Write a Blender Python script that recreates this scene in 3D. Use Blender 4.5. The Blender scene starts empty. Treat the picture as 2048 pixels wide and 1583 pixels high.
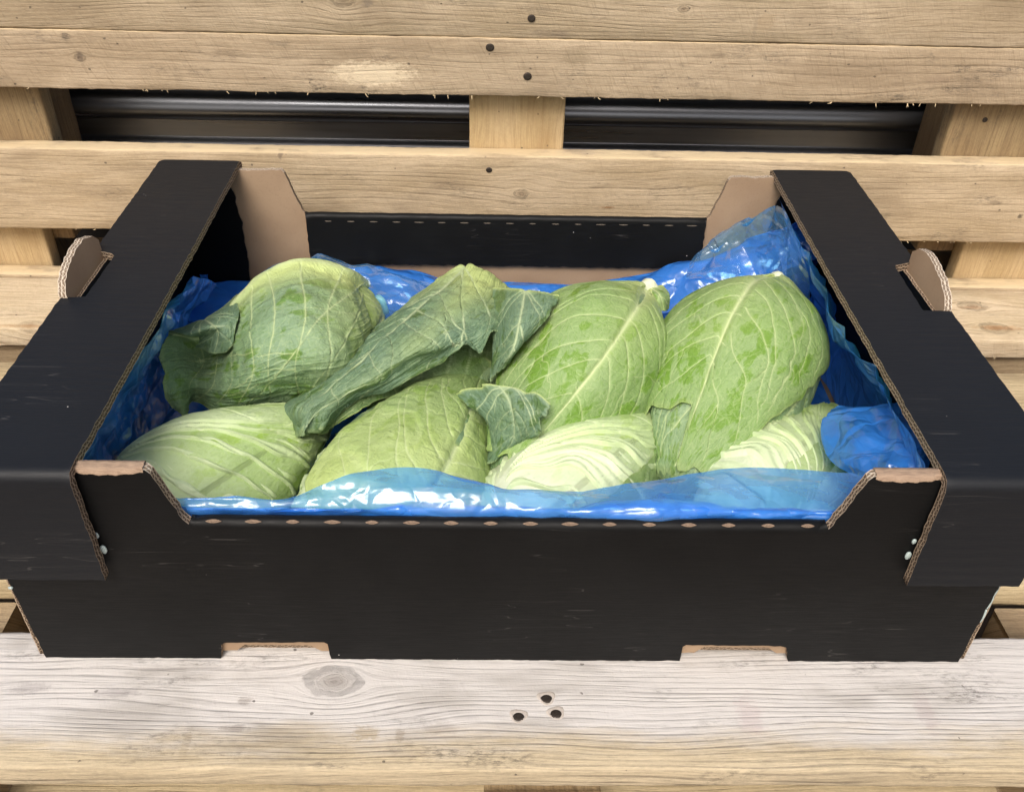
import bpy, math, random
import numpy as np
from mathutils import Vector
from mathutils.geometry import delaunay_2d_cdt
random.seed(7); rng=np.random.default_rng(11)
S=bpy.context.scene
K=0.001                                   # everything below is written in millimetres

# ------------------------------------------------------------------ camera
CAM=np.array([-11.9,-376.6,506.4]); PITCH,YAW,ROLL,FPX=.6527,.0275,.0278,1845.6
cw,sw,cp,sp=math.cos(YAW),math.sin(YAW),math.cos(PITCH),math.sin(PITCH)
FWD=np.array([sw*cp,cw*cp,-sp]); RT=np.array([cw,-sw,0]); UP=np.cross(RT,FWD)
RT,UP=math.cos(ROLL)*RT+math.sin(ROLL)*UP,-math.sin(ROLL)*RT+math.cos(ROLL)*UP
cd=bpy.data.cameras.new('camera'); cam=bpy.data.objects.new('camera',cd); S.collection.objects.link(cam)
from mathutils import Matrix
m=Matrix((list(RT),list(UP),list(-FWD))).transposed().to_4x4(); m.translation=Vector(CAM*K); cam.matrix_world=m
cd.sensor_width=36; cd.lens=36*FPX/2048; cd.clip_start=.01; cd.clip_end=200; S.camera=cam
def ray(x,y): return RT*(x-1024)/FPX+UP*(791.5-y)/FPX+FWD
def atz(x,y,z):                            # point of height z seen at photo pixel x, y
    d=ray(x,y); return CAM+d*(z-CAM[2])/d[2]
def aty(x,y,Y):
    d=ray(x,y); return CAM+d*(Y-CAM[1])/d[1]

# ------------------------------------------------------------------ light
SUN_EL,SUN_AZ=math.radians(50),math.radians(196)   # azimuth clockwise from +Y
w=bpy.data.worlds.new('World'); S.world=w; w.use_nodes=True
nt=w.node_tree; bg=nt.nodes['Background']; sky=nt.nodes.new('ShaderNodeTexSky')
sky.sky_type='NISHITA'; sky.sun_disc=False; sky.sun_elevation=SUN_EL; sky.sun_rotation=SUN_AZ
sky.air_density=1.0; sky.dust_density=6.0; sky.ozone_density=0.2
nt.links.new(sky.outputs[0],bg.inputs[0]); bg.inputs[1].default_value=.125
sd=bpy.data.lights.new('sun','SUN'); sd.energy=2.1; sd.angle=math.radians(24); sd.color=(1,.975,.94)
so=bpy.data.objects.new('sun',sd); S.collection.objects.link(so)
dirv=Vector((math.sin(SUN_AZ)*math.cos(SUN_EL),math.cos(SUN_AZ)*math.cos(SUN_EL),math.sin(SUN_EL)))
so.rotation_euler=dirv.to_track_quat('Z','Y').to_euler()
S.view_settings.view_transform='Standard'; S.view_settings.look='None'; S.view_settings.exposure=0.2; S.view_settings.gamma=1
S.cycles.transparent_max_bounces=24; S.cycles.max_bounces=10

# ------------------------------------------------------------------ node helper
class T:
    def __init__(s,name):
        s.m=bpy.data.materials.new(name); s.m.use_nodes=True; s.t=s.m.node_tree; s.t.nodes.clear()
        s.out=s.t.nodes.new('ShaderNodeOutputMaterial')
    def n(s,ty,**kw):
        n=s.t.nodes.new('ShaderNode'+ty)
        for k,v in kw.items(): setattr(n,k,v)
        return n
    def put(s,sock,v):
        if hasattr(v,'links') and hasattr(v,'node'): s.t.links.new(v,sock)
        elif isinstance(v,(tuple,list)):
            v=list(v); 
            if len(sock.default_value)==4 and len(v)==3: v=v+[1]
            sock.default_value=v
        else: sock.default_value=v
    def ma(s,op,a,b=0.,c=None,clamp=False):
        n=s.n('Math',operation=op); n.use_clamp=clamp; s.put(n.inputs[0],a); s.put(n.inputs[1],b)
        if c is not None: s.put(n.inputs[2],c)
        return n.outputs[0]
    def add(s,*a):
        r=a[0]
        for x in a[1:]: r=s.ma('ADD',r,x)
        return r
    def mul(s,*a):
        r=a[0]
        for x in a[1:]: r=s.ma('MULTIPLY',r,x)
        return r
    def xyz(s,x,y,z=0.):
        n=s.n('CombineXYZ'); s.put(n.inputs[0],x); s.put(n.inputs[1],y); s.put(n.inputs[2],z); return n.outputs[0]
    def sep(s,v):
        n=s.n('SeparateXYZ'); s.put(n.inputs[0],v); return n.outputs
    def noise(s,v,scale=1.,detail=2.,rough=.5,dist=0.,dim='3D'):
        n=s.n('TexNoise',noise_dimensions=dim); s.put(n.inputs['Vector'],v); n.inputs['Scale'].default_value=scale
        n.inputs['Detail'].default_value=detail; n.inputs['Roughness'].default_value=rough; n.inputs['Distortion'].default_value=dist
        return n.outputs[0]
    def vor(s,v,scale,feature='F1',rand=1.):
        n=s.n('TexVoronoi',feature=feature); s.put(n.inputs['Vector'],v); n.inputs['Scale'].default_value=scale
        n.inputs['Randomness'].default_value=rand; return n.outputs
    def ss(s,v,a,b,lo=0.,hi=1.):
        n=s.n('MapRange',interpolation_type='SMOOTHSTEP'); s.put(n.inputs[0],v); n.inputs[1].default_value=a; n.inputs[2].default_value=b
        n.inputs[3].default_value=lo; n.inputs[4].default_value=hi; return n.outputs[0]
    def mix(s,f,a,b,mode='MIX'):
        n=s.n('Mix',data_type='RGBA',blend_type=mode); s.put(n.inputs[0],f); s.put(n.inputs[6],a); s.put(n.inputs[7],b); return n.outputs[2]
    def bump(s,h,strength=.5,dist=.0005,nrm=None):
        n=s.n('Bump'); n.inputs['Strength'].default_value=strength; n.inputs['Distance'].default_value=dist; s.put(n.inputs['Height'],h)
        if nrm is not None: s.put(n.inputs['Normal'],nrm)
        return n.outputs[0]
    def bsdf(s,col,rough=.6,spec=.3,nrm=None,**kw):
        n=s.n('BsdfPrincipled'); s.put(n.inputs['Base Color'],col); s.put(n.inputs['Roughness'],rough); s.put(n.inputs['Specular IOR Level'],spec)
        if nrm is not None: s.put(n.inputs['Normal'],nrm)
        for k,v in kw.items(): s.put(n.inputs[k.replace('_',' ')],v)
        return n.outputs[0]
    def done(s,sh): s.t.links.new(sh,s.out.inputs[0]); return s.m
    def obj_mm(s):
        tc=s.n('TexCoord'); v=s.n('VectorMath',operation='SCALE'); s.put(v.inputs[0],tc.outputs['Object']); v.inputs['Scale'].default_value=1000
        return v.outputs[0]
    def uv(s):
        return s.n('UVMap').outputs[0]

# ------------------------------------------------------------------ numpy noise
_perm=rng.random((64,64,64))
def vnoise(p,seed=0.):
    p=np.asarray(p,float)+seed*17.31; i=np.floor(p).astype(int); f=p-i; f=f*f*(3-2*f); r=0
    for dx in (0,1):
        for dy in (0,1):
            for dz in (0,1):
                wgt=(f[...,0] if dx else 1-f[...,0])*(f[...,1] if dy else 1-f[...,1])*(f[...,2] if dz else 1-f[...,2])
                r=r+wgt*_perm[(i[...,0]+dx)%64,(i[...,1]+dy)%64,(i[...,2]+dz)%64]
    return r*2-1
def fbm(p,seed=0.,o=3):
    r=0; a=1.; p=np.asarray(p,float)
    for k in range(o): r=r+a*vnoise(p*(2**k),seed+k*3.7); a*=.5
    return r

# ------------------------------------------------------------------ objects
def tag(o,label=None,cat=None,group=None,kind=None):
    if label: o['label']=label
    if cat: o['category']=cat
    if group: o['group']=group
    if kind: o['kind']=kind
    return o
def empty(name,loc,label=None,cat=None,group=None):
    o=bpy.data.objects.new(name,None); S.collection.objects.link(o); o.location=Vector(loc)*K; o.empty_display_size=.02
    o['_x']=0; del o['_x']; return tag(o,label,cat,group)
WL={}
def obj(name,verts,faces,mats,parent=None,smooth=True,midx=None,uvs=None,cols=None,label=None,origin=None):
    """verts in world millimetres; the mesh is stored relative to its parent's (or its own) origin"""
    v=np.asarray(verts,float)
    if origin is None: origin=WL[parent.name] if parent is not None else np.array([v[:,0].mean(),v[:,1].mean(),v[:,2].min()])
    origin=np.asarray(origin,float)
    me=bpy.data.meshes.new(name); me.from_pydata(((v-origin)*K).tolist(),[],[list(map(int,f)) for f in faces]) if not isinstance(faces,np.ndarray) else quadmesh(me,(v-origin)*K,faces)
    for mt in (mats if isinstance(mats,(list,tuple)) else [mats]): me.materials.append(mt)
    if midx is not None: me.polygons.foreach_set('material_index',midx)
    me.polygons.foreach_set('use_smooth',[smooth]*len(me.polygons))
    if uvs is not None:
        ul=me.uv_layers.new(name='UVMap'); li=np.zeros(len(me.loops),int); me.loops.foreach_get('vertex_index',li)
        u=np.asarray(uvs,float)
        if len(u)==len(v): u=u[li]
        ul.data.foreach_set('uv',u.astype(np.float32).ravel())
    if cols is not None:
        ca=me.color_attributes.new('leaf','FLOAT_COLOR','POINT'); c=np.ones((len(v),4),np.float32); c[:,:cols.shape[1]]=cols; ca.data.foreach_set('color',c.ravel())
    o=bpy.data.objects.new(name,me); S.collection.objects.link(o)
    if parent is not None:
        o.parent=parent; o.location=Vector((origin-WL[parent.name])*K)
    else: o.location=Vector(origin*K)
    WL[o.name]=origin
    if label: o['label']=label
    me.update(); return o
def quadmesh(me,v,f):
    me.vertices.add(len(v)); me.vertices.foreach_set('co',v.astype(np.float32).ravel())
    me.loops.add(f.size); me.loops.foreach_set('vertex_index',f.astype(np.int32).ravel())
    me.polygons.add(len(f)); me.polygons.foreach_set('loop_start',np.arange(0,f.size,f.shape[1],dtype=np.int32))
    me.update(calc_edges=True)
def thing(name,loc,label,cat,group=None):
    o=empty(name,loc,label,cat,group); WL[o.name]=np.asarray(loc,float); return o
def gridfaces(na,nb,closed=False):
    i,j=np.meshgrid(np.arange(na-1),np.arange(nb if closed else nb-1),indexing='ij'); j2=(j+1)%nb
    return np.stack([i*nb+j,(i+1)*nb+j,(i+1)*nb+j2,i*nb+j2],-1).reshape(-1,4)

# ================================================================== WOOD
def wood(name,axis,base,light,dark,line=.5,period=4.5,knots=(),spots=(),bleach=None,seed=0.,rough_saw=.5,dirt=.5,endgrain=False):
    """axis: object axes (u along the grain, v across) in mm of the pallet's own frame"""
    t=T(name); P=t.obj_mm(); X=t.sep(P); u=X[axis[0]]; v=X[axis[1]]; wth=X[3-axis[0]-axis[1]]
    ref=144. if axis==(0,1) else (-33. if axis==(0,2) else 0.)
    v=t.add(v,t.mul(t.ma('SUBTRACT',wth,ref),.6))
    wv=t.noise(t.xyz(t.mul(u,.004),t.mul(v,.018),seed),1,2,.5)
    psi=t.add(v,t.mul(t.add(wv,-.5),26))
    ring=None
    for (ku,kv,a) in knots:
        du=t.mul(t.ma('SUBTRACT',u,ku),.62); dv=t.ma('SUBTRACT',v,kv)
        r2=t.add(t.mul(du,du),t.mul(dv,dv)); psi=t.ma('SUBTRACT',psi,t.mul(t.ma('DIVIDE',dv,t.add(r2,a*a*.5)),a*a*1.4))
        r=t.ma('SQRT',r2); k=t.ss(t.add(r,t.mul(t.add(t.noise(t.xyz(t.mul(u,.12),t.mul(v,.12),seed+8),1,2),-.5),a*.7)),a*.7,a*1.1,1,0); rr=t.add(r,t.mul(t.noise(t.xyz(t.mul(u,.2),t.mul(v,.2),seed+3),1,3,.7),5))
        core=t.ss(r,0,a*.95,1,.15)
        if ring is None: ring=(k,rr,core)
        else:
            ring=(t.ma('MAXIMUM',ring[0],k),t.ma('MINIMUM',ring[1],rr),t.ma('MAXIMUM',ring[2],t.mul(core,k)))
    ps=psi
    if ring: 
        n=t.n('Mix',data_type='FLOAT'); t.put(n.inputs[0],ring[0]); t.put(n.inputs[2],psi); t.put(n.inputs[3],t.mul(ring[1],1.8)); ps=n.outputs[0]
    # growth-ring lines, irregularly spaced
    ph=t.add(t.mul(ps,1/period),t.mul(t.noise(t.xyz(t.mul(u,.0025),t.mul(ps,.05),seed+9),1,2),2.2))
    s1=t.ma('SINE',t.mul(ph,6.2832)); ln=t.mul(t.ma('POWER',t.ma('MULTIPLY_ADD',s1,.5,.5,clamp=True),4),t.ss(t.noise(t.xyz(t.mul(u,.03),t.mul(v,.3),seed+41),1,4,.7),.32,.62,.25,1.1))
    vary=t.ss(t.noise(t.xyz(t.mul(u,.006),t.mul(v,.06),seed+5),1,3,.6),.35,.7)
    ln=t.mul(ln,t.ma('MULTIPLY_ADD',vary,.8,.25))
    fib=t.noise(t.xyz(t.mul(u,.035),t.mul(ps,1.1),seed+2),1,4,.65)
    mot=t.noise(t.xyz(t.mul(u,.25),t.mul(v,.6),seed+51),1,5,.8)
    fib2=t.noise(t.xyz(t.mul(u,.15),t.mul(v,2.5),seed+4),1,3,.7)
    big=t.noise(t.xyz(t.mul(u,.008),t.mul(v,.03),seed+7),1,3,.55)
    col=t.mix(t.ss(big,.3,.7),base,light)
    col=t.mix(t.mul(t.ss(fib,.42,.75),.55),col,dark)
    col=t.mix(t.mul(ln,line),col,dark)
    col=t.mix(t.mul(t.ss(mot,.5,.8),.45),col,(dark[0]*1.25,dark[1]*1.25,dark[2]*1.25)); col=t.mix(t.mul(t.ss(mot,.5,.25),.35),col,(min(1,light[0]*1.25),min(1,light[1]*1.25),min(1,light[2]*1.25)))
    if bleach:
        bc,v0,v1=bleach; vv=t.add(X[axis[1]],t.mul(t.add(t.noise(t.xyz(t.mul(u,.01),t.mul(v,.05),seed+21),1,4,.65),-.5),46))
        bm=t.mul(t.ss(vv,v0,v1),t.ss(wth,140.5,143.)); col=t.mix(t.mul(bm,.92),col,t.mix(t.mul(t.add(t.mul(ln,.55),t.mul(t.ss(fib,.45,.8),.5)),.75,),bc,(bc[0]*.36,bc[1]*.34,bc[2]*.34)))
    # sawn cross scratches and grey dirt
    sc=t.noise(t.xyz(t.add(t.mul(u,.55),t.mul(v,.25)),t.mul(v,.06),seed+11),1,2,.6)
    col=t.mix(t.mul(t.ss(sc,.52,.8),.22*rough_saw),col,(dark[0]*.9,dark[1]*.9,dark[2]*.9))
    dm=t.mul(t.ss(t.noise(t.xyz(t.mul(u,.012),t.mul(v,.035),seed+31),1,4,.7),.52,.72),t.ss(t.noise(t.xyz(t.mul(u,.18),t.mul(v,.5),seed+13),1,4,.75),.42,.68))
    col=t.mix(t.mul(dm,dirt),col,(.085,.075,.062))
    sp=t.vor(t.xyz(t.mul(u,.045),t.mul(v,.06),seed),1)[0]; spn=t.noise(t.xyz(t.mul(u,.5),t.mul(v,.5),seed),1,2)
    col=t.mix(t.mul(t.ss(t.add(sp,t.mul(spn,.12)),.125,.10),.75),col,(.06,.05,.04))
    if ring:
        col=t.mix(t.mul(ring[2],ring[0],.5),col,(dark[0]*.45,dark[1]*.36,dark[2]*.3))
    pat=t.noise(t.xyz(t.mul(u,.009),t.mul(v,.022),seed+71),1,3,.6); col=t.mix(t.mul(t.ss(pat,.50,.68),.38),col,(dark[0]*1.2,dark[1]*1.25,dark[2]*1.35))
    for (su,sv,ru,rv,c,op) in spots:
        du=t.mul(t.ma('SUBTRACT',u,su),1/ru); dv=t.mul(t.ma('SUBTRACT',X[axis[1]],sv),1/rv)
        r=t.add(t.ma('SQRT',t.add(t.mul(du,du),t.mul(dv,dv))),t.mul(t.add(t.noise(t.xyz(t.mul(u,.12),t.mul(v,.25),su),1,5,.8),-.5),2.6))
        col=t.mix(t.mul(t.ss(r,1.1,.45),op*.85),col,c)
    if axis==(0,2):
        gn=t.sep(t.n('NewGeometry').outputs['Normal']); lit_top=t.mul(t.ss(gn[2],.55,.85),t.ss(t.noise(t.xyz(t.mul(u,.03),t.mul(v,.1),seed+61),1,3),.3,.5)); col=t.mix(t.mul(lit_top,.8),col,t.mix(fib,(.74,.60,.38),(.60,.47,.28)))  # up-facing sawn edges coloured paler, painting in brightness from above
    h=t.add(t.mul(fib,.6),t.mul(fib2,.35),t.mul(ln,-.55),t.mul(sc,.5*rough_saw))
    edge=t.noise(t.xyz(t.mul(u,.09),t.mul(wth,.55),seed+19),1,4,.7)
    h=t.add(h,t.mul(edge,.5),t.mul(dm,-.3))
    return t.done(t.bsdf(col,.78,.18,t.bump(h,.75,.0011)))

FR,MI,LO=None,None,None
def plank(parent,x0,x1,c0,c1,mat,name='deck_board',rag=.5,seed=0.,rad=2.2,flat_x=True,ax='x',label=None,bow=0.):
    """box x0..x1 along x and cross-section c0=(y,z) to c1=(y,z), edges rounded and uneven"""
    (ya,za),(yb,zb)=c0,c1; prof=[]
    def side(p,q,n):
        for k in range(n): prof.append((p[0]+(q[0]-p[0])*k/n,p[1]+(q[1]-p[1])*k/n))
    r=rad
    cs=[(ya+r,za),(yb-r,za),(yb,za+r),(yb,zb-r),(yb-r,zb),(ya+r,zb),(ya,zb-r),(ya,za+r)]
    for k in range(0,8,2):
        side(cs[k],cs[k+1],6 if abs(cs[k][0]-cs[k+1][0])+abs(cs[k][1]-cs[k+1][1])>40 else 3)
        p,q=cs[k+1],cs[(k+2)%8]; prof.append(p); c=((p[0]+q[0])/2,(p[1]+q[1])/2); cc=((ya+yb)/2,(za+zb)/2)
        prof.append((c[0]+ (1 if c[0]>cc[0] else -1)*r*.2,c[1]+(1 if c[1]>cc[1] else -1)*r*.2))
    prof=np.array(prof); n=max(2,int((x1-x0)/5)); xs=np.linspace(x0,x1,n)
    V=np.zeros((n,len(prof),3)); V[:,:,0]=xs[:,None]; V[:,:,1]=prof[None,:,0]; V[:,:,2]=prof[None,:,1]
    Q=V*np.array([.05,.12,.12]); nz=fbm(Q,seed,3); nz2=fbm(V*np.array([.012,.02,.02]),seed+5,2); nz3=fbm(V*np.array([.22,.3,.3]),seed+8,2)
    cy,cz=(ya+yb)/2,(za+zb)/2; d=np.stack([V[:,:,1]-cy,V[:,:,2]-cz],-1)
    hy,hz=(yb-ya)/2,(zb-za)/2; e=np.minimum(np.abs(d[...,0])/hy,1)*np.minimum(np.abs(d[...,1])/hz,1); e=e**3
    amt=(nz*.35+nz2*.9+nz3*.45)*rag*(.25+.9*e)
    V[:,:,1]+=np.sign(d[...,0])*amt*np.minimum(1,np.abs(d[...,0])/hy)**2; V[:,:,2]+=np.sign(d[...,1])*amt*np.minimum(1,np.abs(d[...,1])/hz)**2*.8
    V[:,:,2]+=bow*np.sin(xs/300+seed)[:,None]
    m_=len(prof); F=[list(f) for f in gridfaces(n,m_,True)[:, ::-1]]+[list(range(m_)),[ (n-1)*m_+k for k in range(m_)][::-1]]
    v=V.reshape(-1,3)
    if ax=='y': v=v[:,[1,0,2]]; F=[f[::-1] for f in F]
    if ax=='z': v=v[:,[1,2,0]]
    return obj(name,v,F,mat,parent,True,label=label)

TAN=(.43,.33,.205); TANL=(.56,.445,.30); TAND=(.21,.15,.09)
flatp=thing('pallet',(0,200,-144),'wooden pallet lying flat with weathered pale boards under the black box','pallet')
upr=thing('pallet',(0,520,-144),'tan wooden pallet standing upright behind the box','pallet')
FO=np.array([0,200,-144]); UO=np.array([0,520,-144])
def ku(px,py,a,Y=487): p=aty(px,py,Y)-UO; return (p[0],p[2],a)
def kf(px,py,a): p=atz(px,py,0)-FO; return (p[0],p[1],a)
def su(px,py,ru,rv,c,op): p=aty(px,py,487)-UO; return (p[0],p[2],ru,rv,c,op)
def sf(px,py,ru,rv,c,op): p=atz(px,py,0)-FO; return (p[0],p[1],ru,rv,c,op)
def ztop(px,py,Y=487): return aty(px,py,Y)[2]
DK=(.07,.055,.04)
mW_A=wood('weathered_board',(0,1),(.50,.41,.27),(.60,.50,.34),(.18,.15,.11),.6,4.3,[kf(668,1362,11)],
  [sf(730,1465,9,6,(.34,.25,.12),.55),sf(800,1468,3.5,6,(.26,.20,.13),.5),sf(490,1400,6,3,(.16,.12,.10),.5),sf(470,1455,10,2.5,(.15,.12,.11),.45),sf(370,1490,3,14,(.3,.24,.15),.35),sf(1240,1545,4,1.5,(.35,.22,.04),.7),
   sf(880,1455,14,5,(.3,.25,.2),.35),sf(1500,1430,9,16,(.45,.33,.33),.35),sf(1850,1420,7,16,(.42,.34,.33),.4),sf(230,1385,16,4,(.25,.22,.22),.4),sf(60,1375,14,5,(.25,.22,.22),.4)],
  bleach=((.655,.63,.605),-258-12,-258+14),seed=1.3,dirt=.75,rough_saw=.3)
mW_B=wood('tan_board',(0,1),(.50,.40,.24),(.58,.47,.29),(.22,.16,.09),.5,5,[],[],seed=4.1,dirt=.5)
mW_D=wood('pale_board',(0,1),(.60,.49,.32),(.70,.58,.41),(.26,.17,.09),.55,5.5,[kf(1945,612,9),kf(1992,656,10),kf(60,650,8)],[sf(2000,655,26,5,(.40,.19,.07),.55),sf(1940,615,18,4,(.36,.18,.08),.4),sf(60,652,50,3,(.36,.2,.08),.5)],seed=7.7,dirt=.2)
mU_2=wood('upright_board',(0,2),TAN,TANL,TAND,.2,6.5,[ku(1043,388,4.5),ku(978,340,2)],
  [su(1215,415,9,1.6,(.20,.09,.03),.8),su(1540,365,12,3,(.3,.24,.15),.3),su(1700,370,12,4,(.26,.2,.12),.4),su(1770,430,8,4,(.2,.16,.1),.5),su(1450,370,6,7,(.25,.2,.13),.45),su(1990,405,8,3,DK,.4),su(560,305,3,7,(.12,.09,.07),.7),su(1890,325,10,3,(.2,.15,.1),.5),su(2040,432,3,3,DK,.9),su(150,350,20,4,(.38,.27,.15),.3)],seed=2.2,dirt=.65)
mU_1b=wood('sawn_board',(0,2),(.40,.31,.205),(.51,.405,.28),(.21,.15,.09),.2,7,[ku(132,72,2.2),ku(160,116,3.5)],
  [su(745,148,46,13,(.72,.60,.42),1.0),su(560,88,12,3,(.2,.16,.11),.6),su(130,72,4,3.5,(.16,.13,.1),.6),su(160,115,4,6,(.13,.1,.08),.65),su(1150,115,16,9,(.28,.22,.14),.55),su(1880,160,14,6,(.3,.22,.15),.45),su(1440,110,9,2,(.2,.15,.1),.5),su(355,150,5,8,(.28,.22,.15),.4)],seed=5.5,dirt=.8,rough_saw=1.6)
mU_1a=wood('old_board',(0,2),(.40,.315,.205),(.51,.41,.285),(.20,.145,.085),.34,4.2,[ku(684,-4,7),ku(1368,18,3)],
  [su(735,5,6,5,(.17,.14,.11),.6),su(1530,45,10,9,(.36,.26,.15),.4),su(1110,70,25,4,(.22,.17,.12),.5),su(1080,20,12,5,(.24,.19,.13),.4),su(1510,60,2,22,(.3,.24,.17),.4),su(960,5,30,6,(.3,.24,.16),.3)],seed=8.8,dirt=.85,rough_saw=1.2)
mStr=wood('block_wood',(2,0),(.47,.345,.18),(.56,.42,.24),(.30,.19,.09),.4,7,[],[],seed=3.1,dirt=.2)
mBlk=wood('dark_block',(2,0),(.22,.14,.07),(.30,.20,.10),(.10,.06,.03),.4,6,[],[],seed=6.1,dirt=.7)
mBlk2=wood('corner_block',(0,1),(.30,.22,.13),(.38,.29,.18),(.14,.09,.05),.4,6,[],[],seed=16.1,dirt=.7)
mEnd=wood('stringer_wood',(1,0),(.48,.34,.18),(.55,.41,.23),(.2,.14,.08),.4,6,[],[],seed=9.4,dirt=.4)

# flat pallet: deck boards along x
plank(flatp,-600,600,(-77.5,-19),(21,0),mW_A,seed=1,rag=.7,label='bleached front board with three nails')
plank(flatp,-600,600,(66,-22),(166,0),mW_B,seed=2)
plank(flatp,-600,600,(212,-22),(331,0),mW_B,seed=3)
plank(flatp,-600,600,(386,-22),(484,0),mW_D,seed=4,label='pale rear board with reddish knots')
plank(flatp,-78,478,(-14,-44),(57,-22.2),mEnd,name='stringer_board',seed=5,ax='y')
for x0,x1 in ((-545,-351),(-12,55),(359,545)):
    for y0,y1 in ((-76,64),(150,250),(394,476)):
        plank(flatp,-121.8,-44.2 if abs(x0)<100 else -22.2,(x0,y0),(x1,y1),mStr if abs(x0)<100 else mBlk2,name='block',seed=x0+y0,ax='z')
for y0,y1 in ((-81,20),(180,280),(380,480)):
    plank(flatp,-600,600,(y0,-144),(y1,-122),mW_B,name='bottom_board',seed=y0)
# upright pallet: deck boards face the camera
zb=[(-144,0.5),(56,142.5),(203.5,258.2),(258.9,362)]
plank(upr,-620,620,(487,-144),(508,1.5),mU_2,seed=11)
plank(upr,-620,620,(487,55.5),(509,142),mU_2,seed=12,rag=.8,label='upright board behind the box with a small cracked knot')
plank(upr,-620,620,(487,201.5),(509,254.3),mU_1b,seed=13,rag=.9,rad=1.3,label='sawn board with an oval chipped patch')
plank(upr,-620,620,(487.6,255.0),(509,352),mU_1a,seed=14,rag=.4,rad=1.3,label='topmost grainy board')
plank(upr,-144,352,(-37,509.3),(57,531),mStr,name='stringer_board',seed=3,ax='z')
mSideShade=wood('shaded_stringer',(2,0),(.27,.19,.10),(.35,.26,.14),(.13,.08,.045),.4,6,[],[],seed=23.1,dirt=.8)  # wood colour darkened to stand in for shade on the outer upper stringers
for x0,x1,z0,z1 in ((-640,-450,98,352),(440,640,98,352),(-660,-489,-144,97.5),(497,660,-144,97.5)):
    plank(upr,z0,z1,(x0,509.3),(x1,531),mSideShade if z1>200 else mStr,name='stringer_board',seed=x0,ax='z')
for x0,x1 in ((-600,-468),(-30,50),(458,600)):
    for z0,z1 in ((-140,-20),(22,240)):
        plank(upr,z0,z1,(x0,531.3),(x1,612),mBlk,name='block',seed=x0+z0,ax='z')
# nails
mNail=T('nail_iron'); P_=mNail.obj_mm(); mNail=mNail.done(mNail.bsdf(mNail.mix(mNail.noise(P_,.8,3),(.02,.017,.015),(.09,.07,.055)),.55,.4,Metallic=.6))
mDent=T('torn_wood_rim'); P_=mDent.obj_mm(); mDent=mDent.done(mDent.bsdf(mDent.mix(mDent.noise(P_,.6,4),(.62,.56,.50),(.36,.31,.26)),.8,.15))
def nail(board,c,n,r,squash=1.,rim=True):
    c=np.array(c,float); n=np.array(n,float); n/=np.linalg.norm(n); ex=np.array([1.,0,0]); ey=np.cross(n,ex)
    V=[];F=[]; N=16
    rings=[(r*1.0,-.3),(r*.98,.35),(r*.8,.7),(r*.35,.55)]
    for rr,h in rings:
        for k in range(N):
            a=2*math.pi*k/N; V.append(c+ex*rr*math.cos(a)+ey*rr*squash*math.sin(a)+n*h)
    F+=[[i*N+k,i*N+(k+1)%N,(i+1)*N+(k+1)%N,(i+1)*N+k] for i in range(3) for k in range(N)]; F.append([3*N+k for k in range(N)])
    o=obj('nail',V,F,mNail,board)
    if rim:
        V=[];F=[]
        for q,(rr,h) in enumerate([(r*1.0,.15),(r*1.22,.55),(r*1.55,-.3)]):
            for k in range(24):
                a=2*math.pi*k/24; jj=1+.13*math.sin(3*a+c[0])+.1*random.random()*(q>0)
                off=ey*r*.32 if q else 0
                V.append(c+ex*rr*jj*math.cos(a)*.98+ey*rr*squash*jj*math.sin(a)+n*h+off)
        F=[[i*24+k,i*24+(k+1)%24,(i+1)*24+(k+1)%24,(i+1)*24+k] for i in range(2) for k in range(24)]
        obj('nail_dent',V,F,mDent,board)
fb=flatp.children[0]; ub=list(upr.children)
for px,py in ((1037,1433),(1112,1427),(1093,1397)): nail(fb,atz(px,py,.2),(0,0,1),3.6,.85)
for (px,py,r,b) in ((1063,37,3.6,3),(980,95,4.0,2),(1055,153,4.0,2),(978,340,3.1,1),(1970,240,2.6,1)):
    if py==240: nail(ub[6],aty(px,py,509.1),(0,-1,0),r,1,False)
    else: nail(ub[b],aty(px,py,486.6),(0,-1,0),r,.9,False)
# splinters along sawn edges
mSpl=T('splinter_wood'); mSpl=mSpl.done(mSpl.bsdf((.66,.52,.32),.8,.1))
def splinters(board,pts,n0,L,seed):
    r=random.Random(seed); V=[];F=[]
    for p in pts:
        l=r.uniform(.3,1)*L; d=np.array([r.uniform(-1,1),n0[1]+r.uniform(-.3,.3),n0[2]+r.uniform(-.4,.4)]); d/=np.linalg.norm(d); s=np.array([d[2],0,-d[0]])*r.uniform(.25,.5)
        mid=p+d*l*.5+np.array([0,0,-.1*l]); e=p+d*l; b=len(V)
        V+= [p-s,p+s,mid+s*.7,mid-s*.7,e]; F+=[[b,b+1,b+2,b+3],[b+3,b+2,b+4]]
    o=obj('splinters',V,F,mSpl,board,False); o['kind']='stuff'
splinters(ub[2],[np.array([random.uniform(-460,470),487.2,201.8]) for _ in range(34)],(0,-.3,-.6),5,1)
0 and splinters(fb,[np.array([random.uniform(-300,310),-81,random.uniform(-20,-3)]) for _ in range(150)],(0,-.35,-.05),6,2)
splinters(flatp.children[3],[np.array([random.uniform(-520,560),386,-20]) for _ in range(50)],(0,-.3,-.6),5,3)
splinters(ub[1],[np.array([random.uniform(-460,500),487.4,55.8]) for _ in range(50)],(0,-.2,-.6),3.5,4)

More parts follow.
